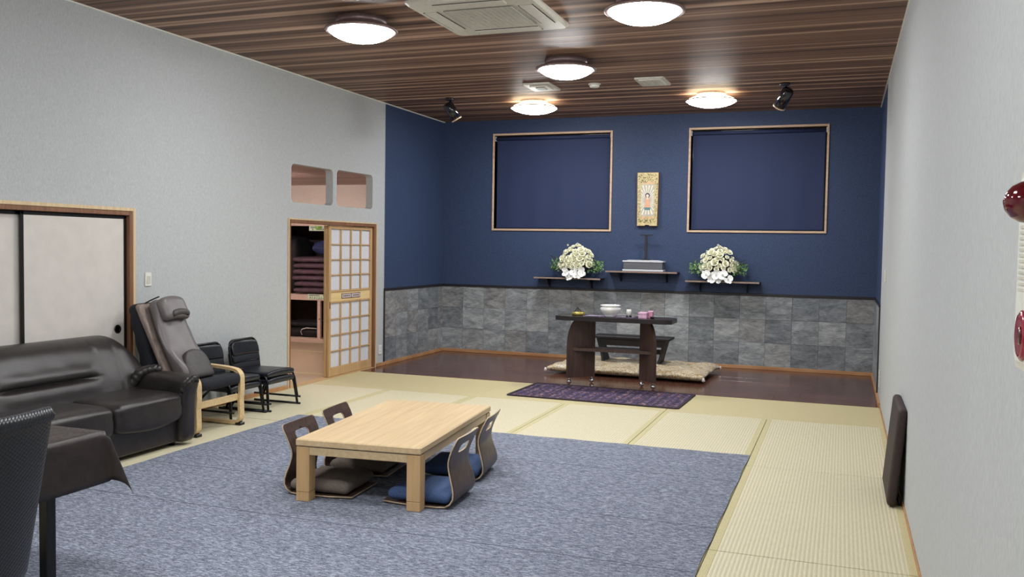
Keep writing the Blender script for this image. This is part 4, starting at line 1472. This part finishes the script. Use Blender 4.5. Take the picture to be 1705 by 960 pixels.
gc = thing('brocade_cushion', 'long gold brocade floor mattress on the dark wooden floor behind the altar table', 'mattress', (-2.40, 11.03, 0.005), math.radians(-2))
def brofn(p):
    u, v = p.x / 0.96, p.y / 0.58
    k = 1 - 0.55 * max(abs(u) ** 10, abs(v) ** 8)
    z = p.z * k + 0.012 * math.sin(u * 17) * math.sin(v * 9) * (p.z > 0)
    return (p.x * (0.985 + 0.03 * abs(v) ** 4), p.y * (0.97 + 0.05 * abs(u) ** 4), z)
G().rbox((1.92, 1.16, 0.11), 0.05, (40, 26, 6), brofn, X=Matrix.Translation((0, 0, 0.065))).done('mattress_body', 'brocade', gc)
for sx in (-1, 1):
    for sy in (-1, 1):
        G().lathe([(0.0, 0.03), (0.012, 0.02), (0.022, -0.01), (0.004, -0.02), (0.0, -0.02)], 8, loc=(sx * 0.965, sy * 0.59, 0.045)).done('tassel', 'white_cloth', gc)

ld = thing('low_desk', 'low black lacquered reading desk standing on the brocade mattress', 'desk', (-2.44, 11.12, 0.136))
B('desktop', (-0.49, -0.17, 0.285), (0.49, 0.17, 0.315), 'matte_black', ld, ch=0.006)
for s in (-1, 1):
    g = G().prism([(-0.16, 0.285), (-0.13, 0.09), (-0.15, 0.0), (0.15, 0.0), (0.13, 0.09), (0.16, 0.285)], -0.015, 0.015, lambda u, v, d: (d, u, v),
                  X=Matrix.Translation((s * 0.40, 0, 0)) @ Matrix.Rotation(0, 4, 'Y'))
    sh_ = Matrix.Identity(4)
    sh_[0][2] = s * 0.25
    sh_[0][3] = -s * 0.05
    g.v = [tuple(sh_ @ Vector(p)) for p in g.v]
    g.done('leg_board', 'matte_black', ld)
B('apron', (-0.40, -0.145, 0.20), (0.40, -0.125, 0.285), 'matte_black', ld)
B('stretcher', (-0.36, -0.012, 0.10), (0.36, 0.012, 0.16), 'matte_black', ld)

at = thing('altar_table', 'dark wood incense table with curved side panels and chrome casters', 'table', (-2.36, 9.84, 0.002))
OX = -2.36
TT = 0.782
ch = 0.055
half = [(-0.655, -0.215), (0.60, -0.215), (0.655, -0.16), (0.655, 0.16), (0.60, 0.215), (-0.60, 0.215), (-0.655, 0.16), (-0.655, -0.215 + 0.03)]
outl = [(-0.61, -0.215), (0.60, -0.215), (0.655, -0.165), (0.655, 0.165), (0.60, 0.215), (-0.60, 0.215), (-0.655, 0.165), (-0.655, -0.17)]
G().prism(outl, TT - 0.048, TT, lambda u, v, d: (u, v, d)).done('tabletop', 'wenge_dark', at)
for s in (-1, 1):
    # panel outline in its own plane: u from the rear edge (0) to the front edge
    Lp = 0.36 if s < 0 else 0.27
    u1 = Lp
    pts = [(0.0, 0.075), (u1, 0.075), (u1, 0.42)] + [(u1 - 0.13 * (1 - math.cos(q * PI / 2)), 0.42 + (TT - 0.048 - 0.42) * math.sin(q * PI / 2)) for q in [i / 8 for i in range(1, 9)]] + [(0.0, TT - 0.048)]
    rear = Vector((-0.285, 0.165, 0)) if s < 0 else Vector((0.262, 0.115, 0))
    front = Vector((-0.535, -0.10, 0)) if s < 0 else Vector((0.462, -0.06, 0))
    dr = (front - rear).normalized()
    nr = Vector((-dr.y, dr.x, 0))
    G().prism(pts, -0.016, 0.016, lambda u, v, d: tuple(rear + dr * u + nr * d + Vector((0, 0, v)))).done('side_panel', 'wenge', at)
    for uu in (0.03, u1 - 0.03):
        c_ = rear + dr * uu
        ca = G().lathe([(0.0, 0.0), (0.016, 0.006), (0.026, 0.020), (0.028, 0.030), (0.024, 0.044), (0.012, 0.052), (0.0, 0.054)], 14, loc=(c_.x, c_.y, 0.0)).done('caster', 'chrome', at)
        G().tube([(c_.x, c_.y, 0.045), (c_.x, c_.y, 0.08)], 0.009, 8).done('caster_stem', 'chrome', ca)
G().prism([(-0.50, -0.06), (0.435, -0.03), (0.265, 0.11), (-0.285, 0.155)], 0.382, 0.416, lambda u, v, d: (u, v, d)).done('shelf', 'wenge', at)

# things on the altar table
ZT = TT + 0.002
rc = thing('altar_runner', 'small silver and plum brocade cloth under the white bowl', 'cloth', (-2.43, 9.84, ZT))
G().prism(rrect(-0.27, -0.11, 0.27, 0.11, 0.01, 2), 0.0002, 0.003, lambda u, v, d: (u, v, d)).done('cloth_field', 'altar_cloth', rc)
G().prism(rrect(-0.29, -0.13, 0.29, 0.13, 0.012, 2), 0.0002, 0.0035, lambda u, v, d: (u, v, d), holes=[rrect(-0.265, -0.105, 0.265, 0.105, 0.01, 2)]).done('cloth_border', 'purple_mat', rc)
bw = thing('incense_bowl', 'large white porcelain incense bowl in the middle of the altar table', 'bowl', (-2.415, 9.80, ZT + 0.0038))
G().lathe([(0.0, 0.0), (0.062, 0.0), (0.058, 0.012), (0.085, 0.035), (0.112, 0.07), (0.117, 0.088), (0.110, 0.102), (0.098, 0.108), (0.108, 0.116), (0.117, 0.124), (0.113, 0.129), (0.098, 0.126), (0.09, 0.10), (0.0, 0.09)], 36).done('bowl_body', 'porcelain', bw)
G().lathe([(0.0, 0.102), (0.088, 0.102), (0.09, 0.095), (0.0, 0.09)], 24).done('ash', 'art_grey', bw)
cd = thing('candle', 'short white candle on a black stand on the altar table', 'candle', (-2.205, 9.80, ZT))
G().lathe([(0.0, 0.0), (0.038, 0.0), (0.036, 0.008), (0.028, 0.016), (0.03, 0.024), (0.0, 0.024)], 20).done('stand', 'black_gloss', cd)
G().lathe([(0.0, 0.024), (0.027, 0.024), (0.027, 0.086), (0.022, 0.09), (0.0, 0.088)], 20).done('wax', 'wax', cd)
G().tube([(0, 0, 0.087), (0.001, 0, 0.096)], 0.0015, 5).done('wick', 'ink', cd)
dh = thing('brass_dish', 'brass dish with black wire stand at the left end of the altar table', 'dish', (-2.79, 9.82, ZT))
G().lathe([(0.0, 0.0), (0.066, 0.0), (0.074, 0.010), (0.076, 0.026), (0.070, 0.034), (0.045, 0.040), (0.0, 0.042)], 28).done('dish_body', 'brass', dh)
G().tube([(-0.052, 0, 0.036), (-0.02, 0, 0.075), (-0.012, 0, 0.092), (-0.004, 0, 0.080), (0.035, 0, 0.038)], 0.004, 6).done('wire_handle', 'black_metal', dh)
G().tube([(-0.012, 0.03, 0.04), (-0.012, 0, 0.09)], 0.0035, 6).done('wire_handle', 'black_metal', dh)
px = thing('incense_box', 'pale pink lidded incense box on the altar table, left of the rose one', 'box', (-2.045, 9.80, ZT))
B('box_body', (-0.046, -0.04, 0.0), (0.046, 0.04, 0.040), 'pink_box', px, ch=0.003)
B('box_lid', (-0.048, -0.042, 0.041), (0.048, 0.042, 0.066), 'pink_box', px, ch=0.003)
px = thing('incense_box', 'taller rose pink incense box behind the pale pink box', 'box', (-1.972, 9.865, ZT))
B('box_body', (-0.026, -0.03, 0.0), (0.026, 0.03, 0.060), 'pink_box_b', px, ch=0.003)
B('box_lid', (-0.028, -0.032, 0.061), (0.028, 0.032, 0.078), 'pink_box', px, ch=0.003)
o = G().lathe([(0.0, 0.0), (0.020, 0.0), (0.023, 0.022), (0.021, 0.024), (0.018, 0.006), (0.0, 0.005)], 18).done('small_cup', 'black_gloss', None, (-1.935, 9.755, ZT))
tag(o, 'tiny black cup at the right end of the altar table', 'cup')

# ------------------------------------------------------------------ wall shelves
def shelf(x0, x1, z, label):
    s = thing('wall_shelf', label, 'shelf', ((x0 + x1) / 2, YB, z), 0, 'dark wall shelves')
    w = (x1 - x0) / 2
    G().box((-w, -0.235, -0.018), (w, 0, 0.0), 0, 0.002).done('board', 'shelf_wood', s, merge=False)
    B('edge_band', (-w, -0.238, -0.019), (w - 0.0, -0.2352, 0.001), 'shelf_edge', s)
    for q in (-1, 1):
        g = G().prism([(0.0, -0.018), (-0.19, -0.018), (-0.19, -0.03), (-0.03, -0.145), (0.0, -0.145)], -0.008, 0.008, lambda u, v, d: (d, u, v), X=Matrix.Translation((q * (w - 0.17), 0, 0)))
        g.done('bracket', 'black_metal', s)
    return s


shelf(-4.02, -3.07, 1.135, 'dark wall shelf carrying the left white flower arrangement')
shelf(-3.00, -2.035, 1.245, 'dark wall shelf in the centre carrying the grey box')
shelf(-1.925, -0.985, 1.143, 'dark wall shelf carrying the right white flower arrangement')

gb = thing('altar_box', 'dark grey box with silver lid and base on the centre shelf', 'box', (-2.50, 11.955, 1.246))
B('base_plate', (-0.275, -0.085, 0.0), (0.275, 0.085, 0.024), 'silver', gb, ch=0.003)
B('box_body', (-0.263, -0.078, 0.0245), (0.263, 0.078, 0.120), 'grey_box', gb, ch=0.002)
B('lid', (-0.275, -0.085, 0.1205), (0.275, 0.085, 0.142), 'silver', gb, ch=0.004)
B('lid_top', (-0.215, -0.07, 0.1425), (0.215, 0.07, 0.150), 'silver', gb, ch=0.003)
ts = thing('t_stand', 'dark T-shaped stand rising from the silver-lidded box', 'stand', (-2.475, 11.945, 1.397))
B('foot', (-0.06, -0.04, 0.0), (0.06, 0.04, 0.010), 'black_metal', ts, ch=0.002)
B('pole', (-0.016, -0.008, 0.01), (0.016, 0.008, 0.325), 'shelf_wood', ts, ch=0.003)
B('crossbar', (-0.082, -0.014, 0.325), (0.082, 0.014, 0.342), 'shelf_wood', ts, ch=0.003)

# ------------------------------------------------------------------ painted panel
sp_ = thing('painted_panel', 'tall gold framed painted religious panel on the navy wall between the windows', 'picture', (-2.485, YB, 2.213))
pz = lambda u, v, d: (u, d, v)
hw, hh = 0.148, 0.360
outp = [(-hw + 0.008, -hh), (-0.032, -hh), (-0.026, -hh + 0.012), (0.026, -hh + 0.012), (0.032, -hh), (hw - 0.008, -hh), (hw, hh), (-hw, hh)]
G().prism(outp, -0.05, 0.0, pz).done('backing_board', 'brown_wood', sp_)
G().prism([(p[0] * 0.95, p[1] * 0.985) for p in outp], -0.056, -0.0495, pz).done('gold_face', 'gold', sp_)
G().prism(rrect(-0.092, -0.225, 0.092, 0.200, 0.006, 2), -0.0585, -0.055, pz).done('inner_field', 'art_grey', sp_)
g = G()
for i in range(28):
    a = 2 * PI * (i + 0.5) / 28
    ux, uz = math.cos(a), math.sin(a)
    kx = 0.088 / max(abs(ux), 1e-6)
    kz = 0.20 / max(abs(uz), 1e-6)
    R1 = min(kx, kz) * 0.97
    R0 = 0.05
    if R1 < R0 + 0.015:
        continue
    da = 0.045
    pts = [(R0 * math.cos(a - da * 0.4), R0 * math.sin(a - da * 0.4) - 0.01), (R1 * math.cos(a - da), R1 * math.sin(a - da) - 0.01),
           (R1 * math.cos(a + da), R1 * math.sin(a + da) - 0.01), (R0 * math.cos(a + da * 0.4), R0 * math.sin(a + da * 0.4) - 0.01)]
    g.prism([(max(-0.090, min(0.090, p[0])), p[1]) for p in pts], -0.0598, -0.058, pz)
g.done('rays', 'art_ivory', sp_, merge=False)
fig = G().prism([(-0.034, -0.115), (0.034, -0.115), (0.032, -0.05), (0.026, 0.0), (0.012, 0.022), (-0.012, 0.022), (-0.026, 0.0), (-0.034, -0.05)], -0.0625, -0.0595, pz).done('figure_robe', 'art_orange', sp_)
disc = lambda cx, cz, r, n=18: [(cx + r * math.cos(2 * PI * i / n), cz + r * math.sin(2 * PI * i / n)) for i in range(n)]
G().prism(disc(0, 0.050, 0.032), -0.0615, -0.0595, pz).done('halo', 'art_navy', fig)
G().prism(disc(0, 0.046, 0.020), -0.0645, -0.0612, pz).done('head', 'art_face', fig)
G().prism([(-0.012, -0.005), (0.012, -0.005), (0.009, 0.03), (-0.009, 0.03)], -0.0645, -0.0620, pz).done('chest', 'art_face', fig)
G().prism([(-0.045, -0.112), (0.045, -0.112), (0.038, -0.145), (-0.038, -0.145)], -0.0625, -0.0595, pz).done('lotus_base', 'art_teal', fig)
g = G()
random.seed(3)
for (z0, z1, n, mats_) in ((0.225, 0.335, 70, (0, 1, 2)), (-0.320, -0.262, 46, (0, 1, 2))):
    for i in range(n):
        u, v = random.uniform(-0.125, 0.125), random.uniform(z0, z1)
        r = random.uniform(0.006, 0.013)
        a = random.uniform(0, PI)
        g.prism([(u + r * math.cos(a), v + r * math.sin(a)), (u + 0.5 * r * math.cos(a + 1.6), v + 0.5 * r * math.sin(a + 1.6)), (u - r * math.cos(a), v - r * math.sin(a)), (u - 0.5 * r * math.cos(a + 1.6), v - 0.5 * r * math.sin(a + 1.6))], -0.0575, -0.0558, pz, mi=random.choice(mats_))
for s in (-1, 1):
    for i in range(46):
        u, v = s * random.uniform(0.100, 0.133), random.uniform(-0.25, 0.21)
        r = random.uniform(0.006, 0.013)
        g.prism([(u - r * 0.5, v - r), (u + r * 0.6, v - r * 0.2), (u + r * 0.2, v + r)], -0.0575, -0.0558, pz, mi=random.choice((0, 1, 2)))
g.done('floral_ornament', ['art_green', 'art_olive', 'art_dark'], sp_, merge=False)
g = G()
for v0 in (0.208, -0.254):
    for i in range(6):
        u = -0.085 + i * 0.031
        g.prism([(u, v0), (u + 0.014, v0 - 0.004), (u + 0.024, v0 + 0.018), (u + 0.010, v0 + 0.022)], -0.0580, -0.0558, pz)
g.done('cloud_band', 'art_orange', sp_, merge=False)

# ------------------------------------------------------------------ flower arrangements
def petal_pts(L, Wd, curl, n=3):
    """petal grid rooted at the origin, along +x, bending up"""
    rows_ = []
    for i in range(n + 1):
        t_ = i / n
        ang = curl * t_
        x = L * t_ * math.cos(ang * 0.6)
        z = L * t_ * math.sin(ang * 0.6)
        w = Wd * math.sin(PI * (0.12 + 0.78 * t_)) ** 0.8
        rows_.append([(x, -w, z + 0.25 * w), (x, 0, z), (x, w, z + 0.25 * w)])
    return rows_


def flower_mesh(name, rings, mat, center=None):
    g = G()
    for (n, L, Wd, curl, tilt_, z0, ph) in rings:
        rr = petal_pts(L, Wd, curl)
        vs = [p for r in rr for p in r]
        fs = []
        for i in range(len(rr) - 1):
            for k in range(2):
                fs.append((i * 3 + k, i * 3 + k + 1, (i + 1) * 3 + k + 1, (i + 1) * 3 + k))
        for k in range(n):
            X = Matrix.Translation((0, 0, z0)) @ Matrix.Rotation(2 * PI * k / n + ph, 4, 'Z') @ Matrix.Rotation(-tilt_, 4, 'Y')
            g.add(vs, fs, 0, True, X)
    if center:
        g.lathe([(0.0, center[1]), (center[0], center[1] * 0.6), (center[0] * 0.8, 0.0), (0.0, 0.0)], 8, mi=1)
    me = g.done(name, [mat, 'brass'], None, merge=False)
    data = me.data
    bpy.data.objects.remove(me)
    return data


rose_me = flower_mesh('rose', [(6, 0.050, 0.030, 0.5, 0.10, 0.0, 0.0), (5, 0.040, 0.026, 0.8, 0.45, 0.004, 0.5), (4, 0.030, 0.020, 0.8, 0.85, 0.006, 0.2), (3, 0.022, 0.014, 0.6, 1.2, 0.006, 0.9)], 'petal')
orch_me = flower_mesh('orchid', [(3, 0.075, 0.030, 0.4, 0.12, 0.0, 0.5), (2, 0.078, 0.050, 0.5, 0.2, 0.006, 0.0), (2, 0.030, 0.018, 0.8, 0.7, 0.010, 0.6)], 'petal_white', (0.008, 0.02))
bud_me = flower_mesh('bud', [(4, 0.026, 0.014, 0.7, 0.9, 0.0, 0.0), (3, 0.022, 0.010, 0.5, 1.3, 0.0, 0.4)], 'petal_white')


def orient(p, d, roll, s):
    q = Vector((0, 0, 1)).rotation_difference(Vector(d).normalized())
    return Matrix.Translation(p) @ q.to_matrix().to_4x4() @ Matrix.Rotation(roll, 4, 'Z') @ Matrix.Scale(s, 4)


def arrangement(cx, zbase, label, seed, lean, hang):
    rnd = random.Random(seed)
    a = thing('flower_arrangement', label, 'flowers', (cx, 11.945, zbase), 0, 'white flower arrangements')
    G().lathe([(0.0, 0.0), (0.075, 0.0), (0.10, 0.06), (0.095, 0.075), (0.0, 0.07)], 18).done('vase', 'porcelain', a)
    G().rbox((0.30, 0.16, 0.26), 0.07, (8, 6, 8), lambda p: (p.x * (1 - 1.2 * max(0, p.z)), p.y, p.z), X=Matrix.Translation((0, 0.0, 0.20))).done('dark_core', 'stem', a)  # dark filler core, gives the dark gaps between the flowers
    # roses on a dome: front, top and sides
    spots = []
    tries = 0
    while len(spots) < 38 and tries < 6000:
        tries += 1
        az = rnd.uniform(-PI * 0.98, -0.02)
        el = rnd.uniform(0.0, PI / 2)
        d = Vector((math.cos(az) * math.cos(el), math.sin(az) * math.cos(el), math.sin(el)))
        rad = Vector((0.235, 0.10, 0.275))
        rad.x *= 1.0 - 0.25 * math.sin(el) * rnd.random()
        p = Vector((d.x * rad.x + lean * d.z * 0.05, d.y * rad.y - 0.01, 0.145 + d.z * rad.z))
        if p.y > 0.06:
            continue
        if all((p - q).length > 0.050 for q, _ in spots):
            spots.append((p, d))
    for p, d in spots:
        o = link('rose', rose_me, a)
        o.matrix_local = orient(p, d + Vector((0, -0.35, 0.1)), rnd.uniform(0, 6), rnd.choice((0.65, 0.75, 0.85, 1.0, 1.15)))
    for k in range(hang):
        p = Vector((-0.12 + 0.26 * k / max(1, hang - 1) + rnd.uniform(-0.015, 0.015), -0.135 - rnd.uniform(0, 0.02), 0.085 - 0.05 * (k % 2) - 0.015 * rnd.random()))
        o = link('orchid', orch_me, a)
        o.matrix_local = orient(p, (rnd.uniform(-0.3, 0.3), -1, rnd.uniform(0.0, 0.4)), rnd.uniform(0, 6), rnd.uniform(0.85, 1.05))
    for k in range(5):
        p = Vector((rnd.uniform(-0.17, 0.05) if k < 3 else rnd.uniform(-0.05, 0.05), -0.03, 0.40 + rnd.uniform(-0.04, 0.05))) if k < 4 else Vector((lean * 0.05, -0.02, 0.455))
        o = link('bud', bud_me, a)
        o.matrix_local = orient(p, (rnd.uniform(-0.5, 0.5), -0.8, 0.8), rnd.uniform(0, 6), 1.1)
    # leaves and sprays at both sides
    g = G()
    for s in (-1, 1):
        for k in range(130):
            t_ = rnd.random()
            p = Vector((s * (0.15 + 0.21 * t_ ** 0.8), rnd.uniform(-0.10, 0.05), 0.06 + rnd.uniform(0.0, 0.19) * (1 - 0.45 * t_) + 0.05 * t_))
            X = orient(p, (s * rnd.uniform(0.1, 1), rnd.uniform(-1, 0.1), rnd.uniform(-0.3, 1)), rnd.uniform(0, 6), rnd.uniform(0.6, 1.15))
            L, w = 0.046, 0.013
            g.add([(0, 0, 0), (L * 0.45, -w, 0.006), (L, 0, 0.0), (L * 0.45, w, 0.006), (L * 0.45, 0, 0.0)], [(0, 1, 4), (1, 2, 4), (2, 3, 4), (3, 0, 4)], 0, False, X)
        for k in range(7):
            e = Vector((s * rnd.uniform(0.28, 0.37), rnd.uniform(-0.08, 0.03), rnd.uniform(0.10, 0.30)))
            g.tube([(s * 0.10, 0, 0.12), ((s * 0.10 + e.x) / 2, e.y / 2, (0.12 + e.z) / 2 + 0.02), tuple(e)], 0.0025, 4, mi=1)
    o = g.done('foliage', ['leaf', 'stem'], a, merge=False)
    o['kind'] = 'stuff'
    return a


arrangement(-3.437, 1.137, 'white rose and orchid arrangement with green sprays on the left wall shelf', 11, 0.4, 5)
arrangement(-1.515, 1.145, 'white rose and orchid arrangement with green sprays on the right wall shelf', 23, -0.2, 6)
